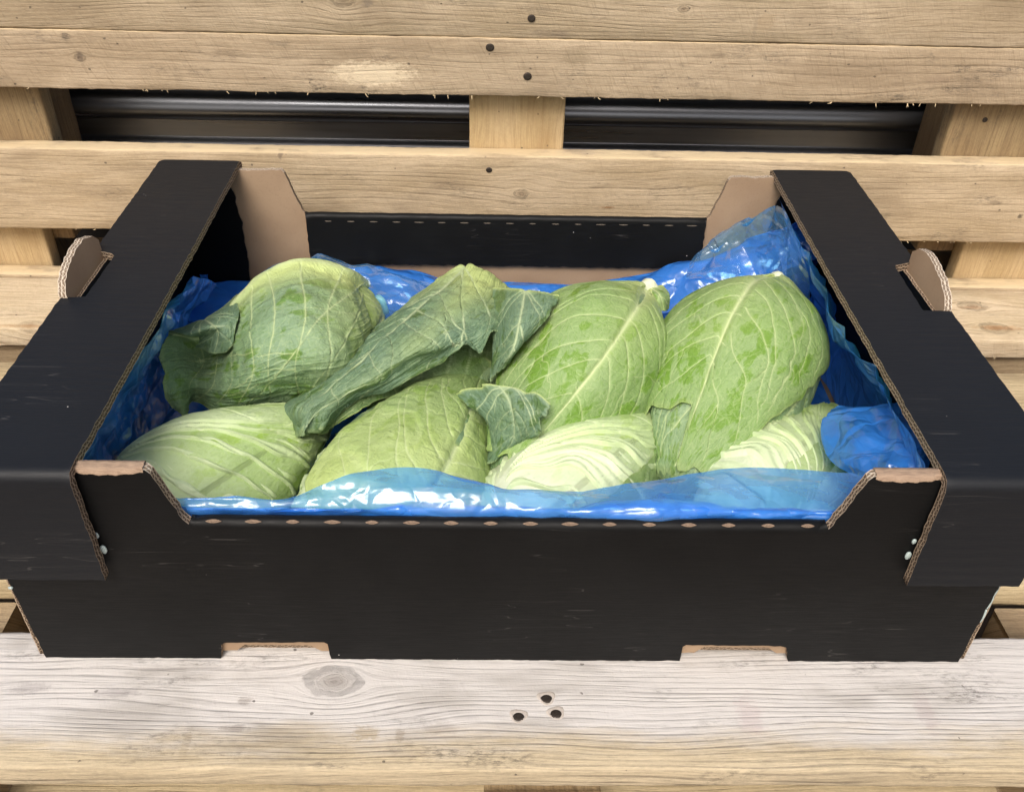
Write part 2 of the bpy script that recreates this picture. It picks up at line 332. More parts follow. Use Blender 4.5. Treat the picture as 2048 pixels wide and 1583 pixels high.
# ground, black metal sheet behind
tg=T('ground_concrete'); P_=tg.obj_mm(); mG=tg.done(tg.bsdf(tg.mix(tg.noise(P_,.02,6,.6),(.13,.10,.08),(.22,.17,.14)),.85,.2,tg.bump(tg.noise(P_,.3,4),.5,.001)))
o=obj('ground',[(-30000,-30000,-145),(30000,-30000,-145),(30000,30000,-145),(-30000,30000,-145)],[[0,1,2,3]],mG,origin=(0,0,-145)); tag(o,kind='structure')
tm=T('black_sheet_metal'); P_=tm.obj_mm(); X_=tm.sep(P_)
str_=tm.noise(tm.xyz(tm.mul(X_[0],.004),tm.mul(X_[2],.09),tm.mul(X_[1],.09)),1,3,.5)
mM=tm.done(tm.bsdf(tm.mix(str_,(.12,.12,.13),(.36,.38,.41)),tm.ss(str_,.3,.7,.25,.42),.6,tm.bump(str_,.08,.0006),Metallic=.95))
prof=[]                                     # rolled ribs, extruded along x
for k in range(161):
    z=60+k*1.5; q=(z-60)
    rib=0
    for zc,wd,hh in ((128,16,20),(170,22,28),(80,9,10)):
        rib=max(rib,hh*math.sqrt(max(0,1-((z-zc)/wd)**2)))
    prof.append((652-rib,z))
xs=np.linspace(-508,492,60); V=np.zeros((60,161,3)); V[:,:,0]=xs[:,None]; V[:,:,1]=np.array(prof)[None,:,0]; V[:,:,2]=np.array(prof)[None,:,1]
V[:,:,1]+=1.2*vnoise(V*np.array([.006,.02,.02]),3)
V2=V.copy(); V2[:,:,1]+=2.0; n_=60*161
F=np.vstack([gridfaces(60,161)[:, ::-1],gridfaces(60,161)+n_]); 
F=[list(f) for f in F]+[[k,k+1,k+1+n_,k+n_] for k in range(160)]+[[59*161+k,59*161+k+n_,59*161+k+1+n_,59*161+k+1] for k in range(160)]
o=obj('ribbed_sheet',np.vstack([V.reshape(-1,3),V2.reshape(-1,3)]),F,mM); tag(o,'glossy black ribbed metal sheet seen through the gap of the upright pallet','metal sheet')
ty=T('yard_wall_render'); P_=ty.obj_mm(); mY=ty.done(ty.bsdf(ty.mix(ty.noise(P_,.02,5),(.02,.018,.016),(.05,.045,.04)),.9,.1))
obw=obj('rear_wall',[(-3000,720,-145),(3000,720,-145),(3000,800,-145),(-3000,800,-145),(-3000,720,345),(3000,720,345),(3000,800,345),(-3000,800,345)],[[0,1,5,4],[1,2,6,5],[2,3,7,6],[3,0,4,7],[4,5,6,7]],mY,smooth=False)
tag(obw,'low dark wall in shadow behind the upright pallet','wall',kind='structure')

# ================================================================== BOX
def cardboard(kind):
    t=T('cardboard_'+kind); P=t.obj_mm(); X=t.sep(P); uv=t.uv(); U=t.sep(uv)
    if kind=='black' or kind=='black_rail':
        fl=t.ma('SINE',t.mul(t.add(U[1],t.mul(t.noise(t.xyz(t.mul(U[0],.03),t.mul(U[1],.05)),1,2),5)),6.2832/7.5))
        n=t.noise(t.xyz(t.mul(U[0],.05),t.mul(U[1],.9)),1,4,.7); big=t.noise(P,.012,3,.6)
        msk=t.ss(t.noise(P,.03,2),.45,.65)
        scuff=t.mul(t.ss(t.noise(t.xyz(t.mul(U[0],.09),t.mul(U[1],1.6),3),1,3,.75),.60,.72),msk)
        col=t.mix(t.ss(big,.3,.7),(.0036,.0037,.0038),(.0058,.0060,.0062))
        if kind=='black_rail': col=t.mix(.6,col,(.0095,.0115,.0155))
        col=t.mix(t.mul(scuff,.45 if kind=='black_rail' else .12),col,(.05,.052,.058))
        sp=t.vor(t.xyz(U[0],U[1]),.055)[0]; szn=t.noise(P,.06,1); col=t.mix(t.mul(t.ss(sp,.030,.018),t.ss(szn,.5,.56)),col,(.55,.53,.5))
        # long thin scratches
        l=t.noise(t.xyz(t.mul(U[0],.006),t.mul(U[1],.09),8),1,2,.5); sl=t.mul(t.ss(t.ma('ABSOLUTE',t.ma('SUBTRACT',l,.5)),.0035,.0008),t.ss(t.noise(P,.015,2),.52,.62))
        col=t.mix(t.mul(sl,.35),col,(.09,.085,.08))
        h=t.add(t.mul(fl,t.ss(t.noise(P,.018,2),.35,.7,.05,.4) if kind=='black_rail' else .05),t.mul(n,.5))
        return t.done(t.bsdf(col,t.ss(n,.3,.7,.45,.6),.20 if kind=='black' else .30,t.bump(h,.35,.0005)))
    if kind=='tan':
        n=t.noise(t.xyz(t.mul(X[0],.5),t.mul(X[1],.5),t.mul(X[2],.5)),1,4,.7); f=t.noise(t.xyz(t.mul(X[0],1.2),X[1],t.mul(X[2],.12)),1,3,.6)
        big=t.noise(P,.02,3)
        col=t.mix(t.ss(big,.3,.7),(.30,.205,.13),(.36,.255,.165)); col=t.mix(t.mul(t.ss(n,.5,.8),.4),col,(.2,.135,.085))
        return t.done(t.bsdf(col,.75,.2,t.bump(t.add(t.mul(n,.4),t.mul(f,.4)),.3,.0004)))
    # cut edge: two rows of flutes between three liners
    u=U[0]; v=U[1]; u=t.add(u,t.mul(t.noise(t.xyz(t.mul(U[0],.15),0,0),1,3,.7),6)); v=t.add(v,t.mul(t.add(t.noise(t.xyz(t.mul(U[0],.3),0,4),1,3,.6),-.5),.12))
    s1=t.ma('MULTIPLY_ADD',t.ma('SINE',t.mul(u,6.2832/5.2)),.19,.27); s2=t.ma('MULTIPLY_ADD',t.ma('SINE',t.add(t.mul(u,6.2832/4.4),1.3)),.19,.74)
    d=t.ma('MINIMUM',t.ma('ABSOLUTE',t.ma('SUBTRACT',v,s1)),t.ma('ABSOLUTE',t.ma('SUBTRACT',v,s2)))
    for c in (.03,.5,.97): d=t.ma('MINIMUM',d,t.ma('ABSOLUTE',t.ma('SUBTRACT',v,c)))
    n=t.noise(P,.7,4,.7); k=t.ss(t.add(d,t.mul(t.add(n,-.5),.06)),.045,.10)
    lc=t.mix(n,(.50,.40,.29),(.30,.21,.14)) if kind=='edge' else t.mix(n,(.74,.66,.54),(.5,.4,.3))
    col=t.mix(k,lc,(.09,.062,.042) if kind=='edge' else (.22,.16,.11))
    return t.done(t.bsdf(col,.85,.1,t.bump(t.mul(k,-1),.8,.0015)))
mBk=cardboard('black'); mBR=cardboard('black_rail'); mTan=cardboard('tan'); mEdge=cardboard('edge'); mEdgeL=cardboard('pale_edge')
tpc=T('pale_cut_card'); mPaleCut=tpc.done(tpc.bsdf(tpc.mix(tpc.noise(tpc.obj_mm(),.8,4,.7),(.66,.60,.50),(.36,.29,.22)),.85,.1))

def densify(poly,step,jag,seed):
    out=[]; r=random.Random(seed)
    for i,p in enumerate(poly):
        q=poly[(i+1)%len(poly)]; L=math.hypot(q[0]-p[0],q[1]-p[1]); n=max(1,int(L/step)); out.append((p[0],p[1]))
        nx,ny=-(q[1]-p[1])/max(L,1e-6),(q[0]-p[0])/max(L,1e-6)
        for k in range(1,n):
            f=k/n; j=r.gauss(0,jag); out.append((p[0]+(q[0]-p[0])*f+nx*j,p[1]+(q[1]-p[1])*f+ny*j))
    return out
def inside(px,py,poly):
    c=False; j=len(poly)-1
    for i in range(len(poly)):
        xi,yi=poly[i]; xj,yj=poly[j]
        if (yi>py)!=(yj>py) and px<(xj-xi)*(py-yi)/(yj-yi)+xi: c=not c
        j=i
    return c
def sheet(name,poly,bend,t,mtop,mbot,medge,parent,step=4,gx=12,gy=12,jag=.15,seed=0,edgefn=None,label=None,smooth=True,extra_y=()):
    """a board cut to poly (its flat pattern) and folded in space by bend(s,t,h)"""
    a=sum(poly[i][0]*poly[(i+1)%len(poly)][1]-poly[(i+1)%len(poly)][0]*poly[i][1] for i in range(len(poly)))
    if a<0: poly=poly[::-1]
    P=densify(poly,step,jag,seed); N=len(P)
    xs=[p[0] for p in P]; ys=[p[1] for p in P]; pts=list(P)
    yy=sorted(set([min(ys)+gy*k for k in range(1,int((max(ys)-min(ys))/gy)+1)]+list(extra_y)))
    xx=[min(xs)+gx*(k+.5) for k in range(int((max(xs)-min(xs))/gx)+1)]
    A=np.array(P)
    for y in yy:
        for x in xx:
            if inside(x,y,P) and np.min(np.hypot(A[:,0]-x,A[:,1]-y))>min(gx,2.2): pts.append((x,y))
    r=delaunay_2d_cdt([Vector(p) for p in pts],[(i,(i+1)%N) for i in range(N)],[],1,1e-5)
    V2=[(v.x,v.y) for v in r[0]]; tri=[tuple(f) for f in r[2]]
    n=len(V2); V=[bend(x,y,t/2) for x,y in V2]+[bend(x,y,-t/2) for x,y in V2]
    # boundary edges from triangle set
    cnt={}
    for f in tri:
        for i in range(len(f)):
            e=(f[i],f[(i+1)%len(f)]); cnt[e]=1
    bd=[e for e in cnt if (e[1],e[0]) not in cnt]; nxt={e[0]:e for e in bd}
    F=[];M=[];UV=[]
    for f in tri: F.append(list(f)); M.append(0); UV+= [V2[i] for i in f]
    for f in tri: g=list(f)[::-1]; F.append([i+n for i in g]); M.append(1); UV+=[V2[i] for i in g]
    # walk loops for arc length
    seen=set(); 
    for e0 in bd:
        if e0 in seen: continue
        e=e0; arc=0
        while e not in seen:
            seen.add(e); i,j=e; L=math.hypot(V2[i][0]-V2[j][0],V2[i][1]-V2[j][1])
            mi=2
            if edgefn: mi=edgefn((V2[i][0]+V2[j][0])/2,(V2[i][1]+V2[j][1])/2)
            k=4*0
            F.append([i,i+n,j+n,j]); M.append(mi); UV+=[(arc,1),(arc,0),(arc+L,0),(arc+L,1)]
            arc+=L
            if j not in nxt: break
            e=nxt[j]
    # separate edge vertices so that faces stay crisp
    me_v=list(V); F2=[]; dup={}
    for f,mi in zip(F,M):
        if len(f)==4 and abs(f[0]-f[1])==n and abs(f[2]-f[3])==n:
            g=[]
            for i in f:
                if i not in dup: dup[i]=len(me_v); me_v.append(V[i])
                g.append(dup[i])
            F2.append(g)
        else: F2.append(f)
    o=obj(name,me_v,F2,[mtop,mbot,medge,mEdgeL,mBk],parent,smooth,midx=M,uvs=UV,label=label); return o

box=thing('cardboard_box',(0,200,0),'open black cardboard produce box with raised side rails, resting on the flat pallet','box')
TH=6.0
def arc_bend(s,h,s0,R,ang):
    """cross-section walk: straight until s0, then an arc of radius R turning by ang, then straight. returns (x,z) with x forward, h = offset to the outside"""
    if s<=s0: return s,h
    al=min((s-s0)/R,ang); x=s0+R*math.sin(al); z=-R*(1-math.cos(al))
    ex=(s-s0)-R*ang
    if ex>0: x+=ex*math.cos(al); z-=ex*math.sin(al)
    return x+h*math.sin(al),z+h*math.cos(al)
FOLD=120.6
def panel_bend(sign):
    def b(s,t,h):
        wob=.9*math.sin(s/95+sign)*math.exp(-((t-55)/40)**2)
        if t>FOLD and abs(s)<184.2:
            # fold: travels up (z), turns inwards 180 deg
            up,inn=arc_bend(t,h,FOLD,1.7,math.pi*.985)      # up=z; inn=-offset
            hump=-.35*max(0,math.cos((s+12)*2*math.pi/23.6)) if FOLD<t<FOLD+15 else 0
            y=3-inn; z=up+hump
        else: y=3-h; z=t
        y-=wob
        return (s,y,z) if sign>0 else (-s,400-y,z)
    return b
def panel_poly(notch):
    p=[(-300,0)]
    if notch: p+=[(-187,0),(-186,2),(-184.5,14),(-182,16),(-118,17.2),(-116,15.5),(-115,0)]
    if notch: p+=[(114,0),(114,15),(116,17),(178,16),(182,14.5),(186,0)]
    p+=[(300,0),(303,100),(303,164),(238,164),(200.5,165),(198,162),(186.5,127),(184.5,123.5),(183.8,124),(183,172),(-183,172),(-183.8,124),(-184.5,123.5),(-187,127),(-198,162),(-200.5,165),(-238,165),(-303,164),(-303,100)]
    return p
EY=[FOLD-6,FOLD-2]+[FOLD+k*.6 for k in range(0,14)]
sheet('front_panel',panel_poly(True),panel_bend(1),TH,mBk,mTan,mEdge,box,seed=1,gx=9,gy=12,extra_y=EY,jag=.28,edgefn=lambda x,y:3 if (y>162) else 2,label='front panel with two bottom notches')
sheet('rear_panel',panel_poly(False),panel_bend(-1),4.5,mBk,mTan,mEdge,box,seed=2,gx=9,gy=12,extra_y=EY,jag=.3,edgefn=lambda x,y:3 if (y>162) else 2)
# paper-torn crushed corners on top of the front gussets
# perforation slits along both folds
def lens(parent,x,y,z,w_,d,n,up,mat,dark):
    n=np.array(n,float); up=np.array(up,float); c=np.array([x,y,z]); ex=np.array([1.,0,0]); N=20; r=random.Random(x)
    V=[];F=[]
    for rr,h in ((1,.05),(.82,.75),(.5,.2)):
        for k in range(N):
            a=2*math.pi*k/N; sx=math.cos(a); sy=math.sin(a)*(1-abs(sx)**2.2*.55)
            jit=1+.10*r.random()
            V.append(c+ex*w_*sx*rr*(1 if h<.7 else .97)+up*d*sy*rr*jit+n*h)
    F=[[i*N+k,i*N+(k+1)%N,(i+1)*N+(k+1)%N,(i+1)*N+k] for i in range(2) for k in range(N)]; F.append([2*N+k for k in range(N)])
    return obj('perforation_slit',V,F,[mat],parent)
tsl=T('torn_paper'); P_=tsl.obj_mm(); mTorn=tsl.done(tsl.bsdf(tsl.mix(tsl.noise(P_,.7,4,.7),(.34,.25,.18),(.10,.065,.045)),.85,.1,tsl.bump(tsl.noise(P_,.9,3),.6,.0006)))
tq_=T('slit_paper'); mSlit=tq_.done(tq_.bsdf(tq_.mix(tq_.noise(tq_.obj_mm(),.9,4,.7),(.26,.22,.18),(.05,.045,.04)),.8,.1))
fp=[c for c in box.children if c.name.startswith('front_panel')][0]; rp=[c for c in box.children if c.name.startswith('rear_panel')][0]
for k in range(16):
    px=430+k*(1612-430)/15; p=atz(px,1040+.008*(px-430),123.4)
    lens(fp,p[0],1.0,125.1,4.6+random.uniform(-.8,.6),1.2,(0,-.25,.95),(0,.95,.25),mTorn,mTorn)
for k in range(17):
    px=655+k*(1385-655)/16; p=aty(px,446+.009*(px-655)*1.4,387.5)
    lens(rp,p[0],391.4,p[2],4.4+random.uniform(-1.2,.9),.42,(0,-1,.1),(0,.1,1),mSlit,mSlit)
# side panels (double: black inside too)
for s in (-1,1):
    def sb(a,t,h,s=s): return (s*(302.5+h+.6*math.sin(a/60)),a,t)
    sheet('side_panel',[(3,0),(397,0),(397,163),(3,163)],sb,5,mBk,mBk,mEdge,box,gx=30,gy=30,jag=.15,seed=5)
    # rail: top strip folding down over the front and rear panels
    def rb(x,t,h,s=s):
        L=200+5.5
        sgn=1 if t>200 else -1; q=abs(t-200)
        y,z=arc_bend(q,h,L-3.2,3.6,math.pi/2)
        sag=-.8*math.sin(max(0,min(1,(t)/400))*math.pi)*((308-x)/70)+.18*math.sin(t/2.2+x/60)*0
        return (s*x,200+sgn*y,166+z+sag)
    poly=[(238,-85),(306,-85),(308,-60),(308,169),(304,170.5),(292,172),(291.2,229),(294,232.5),(304,236),(308,238),(308,400),(303,408),(303,470),(238,470)]
    if s>0: poly=[(238,-85),(306,-85),(308,-60),(308,167.5),(304,167.8),(288.5,168.5),(289.8,229),(291,232),(303,236),(308,238),(308,400),(303,408),(303,470),(238,470)]
    ro=sheet('side_rail',poly,rb,TH,mBR,mTan,mEdge,box,gx=10,gy=11,jag=.22,seed=9+s,extra_y=[-7,-5.4,-3.8,-2.2,-.6,400.6,402.2,403.8,405.4,407],
        edgefn=lambda x,y:4 if (x>305 or y<-90.5 and False) else 2)
    # flap punched out of the hand hole, standing up
    def tb(a,t,h,s=s):
        lean=max(0,t-160)*.06+.0022*max(0,t-150)**2
        return (s*(304.5+lean+h),a,t)
    tp=[(170,140),(169.5,172),(176,178.5),(190,183.5),(207,186.5),(222,186.5),(234,182.5),(240,176),(238,170),(239,140)] if s<0 else \
       [(169,140),(168.5,170),(175,175.5),(188,180.5),(205,184),(222,185),(234,182),(240,176.5),(238,170),(239,140)]
    sheet('handle_flap',tp,tb,5.2,mBk,mTan,mEdgeL,box,step=3,gx=8,gy=6,jag=.45,seed=20+s,label='punched-out hand flap standing up')
    # black lining folded over the rear corner
    def cb(a,t,h,s=s): return (s*a,391.2-h,t)
    sheet('corner_lining',[(242,12),(300,12),(300,160),(248,160),(243,140),(241.5,100),(243,60)],cb,1.6,mBk,mTan,mEdge,box,gx=20,gy=20,jag=.6,seed=30,step=5)
    def gb(a,t,h,s=s): return (s*a,10.5-h,t)
sheet('base_panel',[(-299,8),(299,8),(299,392),(-299,392)],lambda x,y,h:(x,y,3.2+h),4,mTan,mTan,mEdge,box,gx=40,gy=40)
# inner tongues seen in the bottom notches
for xc in (-150.5,149.5):
    for q,(yy,dz) in enumerate(((4.0,1.6),(5.6,.5),(7.2,-.6))):
        sheet('inner_flap',[(xc-36.5,2.2+dz),(xc-36.5,21),(xc+36.5,21),(xc+36.5,2.2+dz),(xc+29,2.4+dz),(xc+22,8.2+dz),(xc-20,8.6+dz),(xc-26,2.6+dz)],
          lambda a,t,h,yy=yy:(a,yy-h,t),1.2,mTan if q==0 else mPaleCut,mTan,mEdgeL,box,step=3,gx=6,gy=6,jag=.12,seed=q,edgefn=lambda x,y:3)
# crushed top edges of the front gussets
def crush(x0,x1,sx):
    n=40; V=[];F=[]
    for i in range(n):
        f=i/(n-1); x=x0+(x1-x0)*f; wd=(.5+2.4*max(0,math.sin(math.pi*min(1,f*1.1)))**.7+.8*math.sin(f*13)**2)
        for j,(yy,zz) in enumerate(((-1.0-wd*.55,-2.2),(-.6-wd*.5,.4),(.5,.9+.5*math.sin(x*.7)),(2.2,.5),(3.6,1.0+.4*math.sin(x*.9+1)),(6,.7),(6.4,-1))):
            V.append((x,yy+.35*random.random()+(.7 if j<2 else 0),165.6+zz-(wd*.25 if j<2 else 0)))
    m=7; F=[list(f) for f in gridfaces(n,m)]
    if sx<0: F=[f[::-1] for f in F]
    return obj('crushed_edge',V,F,mTorn2,fp)
t2=T('crushed_paper'); P_=t2.obj_mm(); X_=t2.sep(P_); mTorn2=t2.done(t2.bsdf(t2.mix(t2.noise(t2.xyz(t2.mul(X_[0],.08),t2.mul(X_[1],1.6),0),1,4,.7),(.50,.37,.26),(.16,.10,.07)),.8,.15,t2.bump(t2.noise(t2.xyz(t2.mul(X_[0],.1),t2.mul(X_[1],1.8),0),1,3),.6,.0008)))
crush(-238,-201.5,1); crush(201.5,238,1)
# glue blobs
tgl=T('hot_glue'); mGlue=tgl.done(tgl.bsdf((.50,.60,.58),.25,.5,Transmission_Weight=.25))
def blob(c,r,sc):
    V=[];F=[]; N=12; Mr=7
    for i in range(1,Mr):
        th=math.pi*i/Mr
        for k in range(N):
            a=2*math.pi*k/N; q=1+.12*math.sin(3*a+c[2]); V.append((c[0]+r*sc[0]*q*math.sin(th)*math.cos(a),c[1]+r*sc[1]*math.sin(th)*math.sin(a),c[2]+r*sc[2]*math.cos(th)))
    F=[list(f) for f in gridfaces(Mr-1,N,True)]; F.append(list(range(N))); F.append([(Mr-2)*N+k for k in range(N)])
    obj('glue_blob',V,F,mGlue,box)
for px,py,r,sc in ((207,1098,2.6,(.8,.5,1.3)),(193,1070,1.9,(.7,.5,1.2)),(1828,1082,1.8,(.8,.5,1.1)),(1816,1110,2.4,(.8,.5,1.3))):
    p=aty(px,py,-1.0); blob(p,r,sc)
for z in (70,58,45,80): blob((302.6,2,z),2.2,(.5,.5,3))
blob((-302,0,68),1.6,(1,.6,.6))

# ================================================================== CABBAGES
def leafmat(name,wax,wet,pale,vein,wetamt=.5,pucker=.5,trans=.12,rough=.42,seed=0.):
    t=T(name); at=t.n('Attribute',attribute_name='leaf'); c=t.sep(at.outputs['Color']); P=t.obj_mm(); uv=t.uv(); U=t.sep(uv)
    W=t.xyz(t.mul(U[0],.02),t.mul(U[1],.05),seed)
    n1=t.noise(W,1,4,.62,.4); n2=t.noise(P,.045,3,.6)
    wm=t.mul(t.ss(t.add(t.mul(n1,.6),t.mul(n2,.4)),.545-.12*wetamt+.04,.585-.12*wetamt+.04),.85)
    smear=t.mul(t.ss(t.noise(t.xyz(t.mul(U[0],.12),t.mul(U[1],.5),seed+2),1,4,.7),.50,.66),.45)
    base=t.mix(t.ma('MAXIMUM',wm,smear),wax,wet)
    base=t.mix(t.mul(t.ss(t.noise(P,.02,2),.35,.7),.35),base,(wet[0]*1.05,wet[1]*1.05,wet[2]*1.2))
    base=t.mix(t.mul(t.ss(t.noise(P,.25,5,.75),.45,.75),.28),base,(wax[0]*.62,wax[1]*.68,wax[2]*.6))
    base=t.mix(c[1],base,pale)
    jit=t.xyz(t.add(U[0],t.mul(t.noise(P,.12,2),14)),t.add(U[1],t.mul(t.noise(P,.12,2,.5,1),14)),seed)
    e1=t.vor(jit,.085,'DISTANCE_TO_EDGE')[0]; e2=t.vor(jit,.23,'DISTANCE_TO_EDGE')[0]
    net=t.add(t.mul(t.ss(e1,.055,.0),.55),t.mul(t.ss(e2,.09,.0),.22))
    base=t.mix(t.mul(net,t.ss(c[1],.9,.2,.10,.42)),base,(vein[0]*.8,vein[1]*.86,vein[2]*.8))
    base=t.mix(t.ma('MULTIPLY',c[0],.92,clamp=True),base,vein)
    base=t.mix(t.mul(c[2],.55),base,(.42,.50,.18))
    n3=t.noise(P,.9,3,.6)
    h=t.add(t.mul(t.ss(e1,0,.35),pucker),t.mul(t.ss(e2,0,.3),pucker*.35),t.mul(n3,.12),t.mul(t.noise(t.xyz(t.mul(U[0],.12),t.mul(U[1],.5),seed+2),1,3,.6),.5))
    nr=t.bump(h,.7,.0011)
    r=t.mix(t.ma('MAXIMUM',wm,smear),(rough+.16,)*3,(rough-.12,)*3)
    b=t.bsdf(base,r,.38,nr); tr=t.n('BsdfTranslucent'); t.put(tr.inputs[0],t.mix(.5,base,(.25,.42,.05))); t.put(tr.inputs[1],nr)
    mx=t.n('MixShader'); mx.inputs[0].default_value=trans; t.put(mx.inputs[1],b); t.put(mx.inputs[2],tr.outputs[0])
    return t.done(mx.outputs[0])
VEIN=(.60,.68,.38)
mDark=leafmat('dark_leaf',(.16,.255,.165),(.075,.145,.03),(.50,.60,.22),(.50,.60,.34),.35,.6,seed=1)
mMid=leafmat('mid_leaf',(.235,.35,.205),(.12,.235,.035),(.56,.66,.25),(.58,.68,.34),.5,.5,seed=2)
mGreen=leafmat('green_leaf',(.275,.40,.155),(.15,.295,.025),(.55,.66,.24),(.62,.71,.36),.5,.4,seed=3)
mLight=leafmat('light_leaf',(.46,.61,.25),(.34,.52,.08),(.78,.88,.56),(.76,.84,.54),.5,.25,seed=4)
mWhite=leafmat('heart_leaf',(.54,.66,.36),(.44,.60,.16),(.86,.88,.68),(.78,.84,.55),.4,.2,seed=5)
mDeepShade=leafmat('under_leaf',(.13,.21,.08),(.085,.16,.03),(.3,.4,.15),(.34,.44,.22),.5,.5,seed=6)  # shade of the hollow beneath the big leaf is put into this green

mUnder=leafmat('underside_leaf',(.17,.27,.11),(.12,.22,.04),(.3,.4,.15),(.45,.56,.26),.5,.5,seed=6)
RS=np.array([0,.015,.05,.12,.22,.34,.46,.6,.74,.86,.94,.985,1.0]); RR=np.array([0,.20,.42,.68,.90,1.0,1.0,.90,.70,.48,.29,.13,0.0])
def smoothinterp(x,xs,ys):
    # monotone-ish cubic through points (finite-difference tangents)
    x=np.clip(x,xs[0],xs[-1]); i=np.clip(np.searchsorted(xs,x)-1,0,len(xs)-2); h=xs[i+1]-xs[i]; t=(x-xs[i])/h
    d=np.gradient(ys,xs); m0=d[i]*h; m1=d[i+1]*h
    return (2*t**3-3*t**2+1)*ys[i]+(t**3-2*t**2+t)*m0+(-2*t**3+3*t**2)*ys[i+1]+(t**3-t**2)*m1
class Body:
    def __init__(s,B,Tp,R,bend=0.,flat=1.,seed=0.,prof=None):
        s.B=np.array(B,float); s.T=np.array(Tp,float); s.L=np.linalg.norm(s.T-s.B); s.ax=(s.T-s.B)/s.L; s.R=R; s.seed=seed; s.bend=bend
        c=(s.B+s.T)/2; v=CAM-c; v=v-s.ax*(v@s.ax); s.e0=v/np.linalg.norm(v); s.e1=np.cross(s.ax,s.e0); s.prof=prof if prof is not None else RR
    def at(s,a,phi,off):
        r=s.R*np.maximum(smoothinterp(a,RS,s.prof),0)
        r=r*(1+.035*np.sin(2*phi+s.seed)+.02*np.sin(3*phi+s.seed*2+a*3))
        r=r*(1+.055*vnoise(np.stack([np.cos(phi)*1.6+s.seed,np.sin(phi)*1.6,a*3.2],-1),s.seed)+.02*vnoise(np.stack([np.cos(phi)*4+s.seed,np.sin(phi)*4,a*7],-1),s.seed+1))
        r=r+off*np.clip(np.minimum(a/.06,(1-a)/.06)*.5+.5,0,1); ax=a*s.L-off*np.clip(1-a/.15,0,1)+off*np.clip((a-.9)/.1,0,1)*.5
        ctr=s.B+s.ax*ax[...,None]+(s.e0*s.bend*(4*a*(1-a)-1)[...,None])
        return ctr+(s.e0*np.cos(phi)[...,None]+s.e1*np.sin(phi)[...,None])*r[...,None]
def normals(P):
    da=np.gradient(P,axis=0); db=np.gradient(P,axis=1); n=np.cross(da,db); l=np.linalg.norm(n,axis=-1,keepdims=True); return n/np.maximum(l,1e-9)
def bil(P,a,b):
    na,nb=P.shape[:2]; x=np.clip(a,0,1)*(na-1); y=np.clip((b+1)/2,0,1)*(nb-1); i=np.minimum(x.astype(int),na-2); j=np.minimum(y.astype(int),nb-2); fx=(x-i)[...,None]; fy=(y-j)[...,None]
    return P[i,j]*(1-fx)*(1-fy)+P[i+1,j]*fx*(1-fy)+P[i,j+1]*(1-fx)*fy+P[i+1,j+1]*fx*fy
def veins(kind,seed,n=7,midw=3.0,amax=.96,mid=0.,spread=1.):
    r=np.random.default_rng(seed); out=[]
    tt=np.linspace(0,1,16)
    mb=mid+.03*np.sin(tt*4+seed); 
    if kind!='none': out.append((tt*amax,mb*(tt**.5 if abs(mid)<.4 else 1.),midw*(1-tt)**.9+.6,1.0))
    for sgn in ((-1,1) if abs(mid)<.8 else ((1,) if mid<0 else (-1,))):
        for k in range(n):
            a0=.015+.80*(k/n)**1.25+r.uniform(-.02,.02)+(.03 if sgn>0 else 0)
            reach=(.50-.22*k/n)*spread*r.uniform(.85,1.1); 
            be=r.uniform(.8,.98)
            b=mid*(1-tt)+sgn*be*(tt**(.72+.3*k/n)); 
            a=a0+reach*1.05*tt**.98+.012*np.sin(tt*9+r.uniform(0,6)); 
            if k<2: a=.01+(.34+.18*k)*tt**(1.1 if k==0 else .9); 
            wv=(1.25-.55*k/n)*(1-tt*.7)
            ok=a<.985; out.append((a[ok],b[ok]+.012*np.sin(tt[ok]*13+k),wv[ok],.9-.2*k/n))
            for q in range(r.integers(0,3)):       # forks
                i0=r.integers(4,12)
                if i0>=ok.sum()-1: continue
                t3=np.linspace(0,1,9); sg=sgn*r.choice([-1,1])
                aa=a[i0]+.16*t3*(1 if q%2==0 else .4)*r.uniform(.6,1.1)+.01*np.sin(t3*8); bb=b[i0]+sg*(.20*t3**1.2)*r.uniform(.4,1)
                ok2=(aa<.98)&(np.abs(bb)<.98)
                if ok2.sum()>2: out.append((aa[ok2],bb[ok2],(.75*(1-t3*.6))[ok2],.6))
    return out
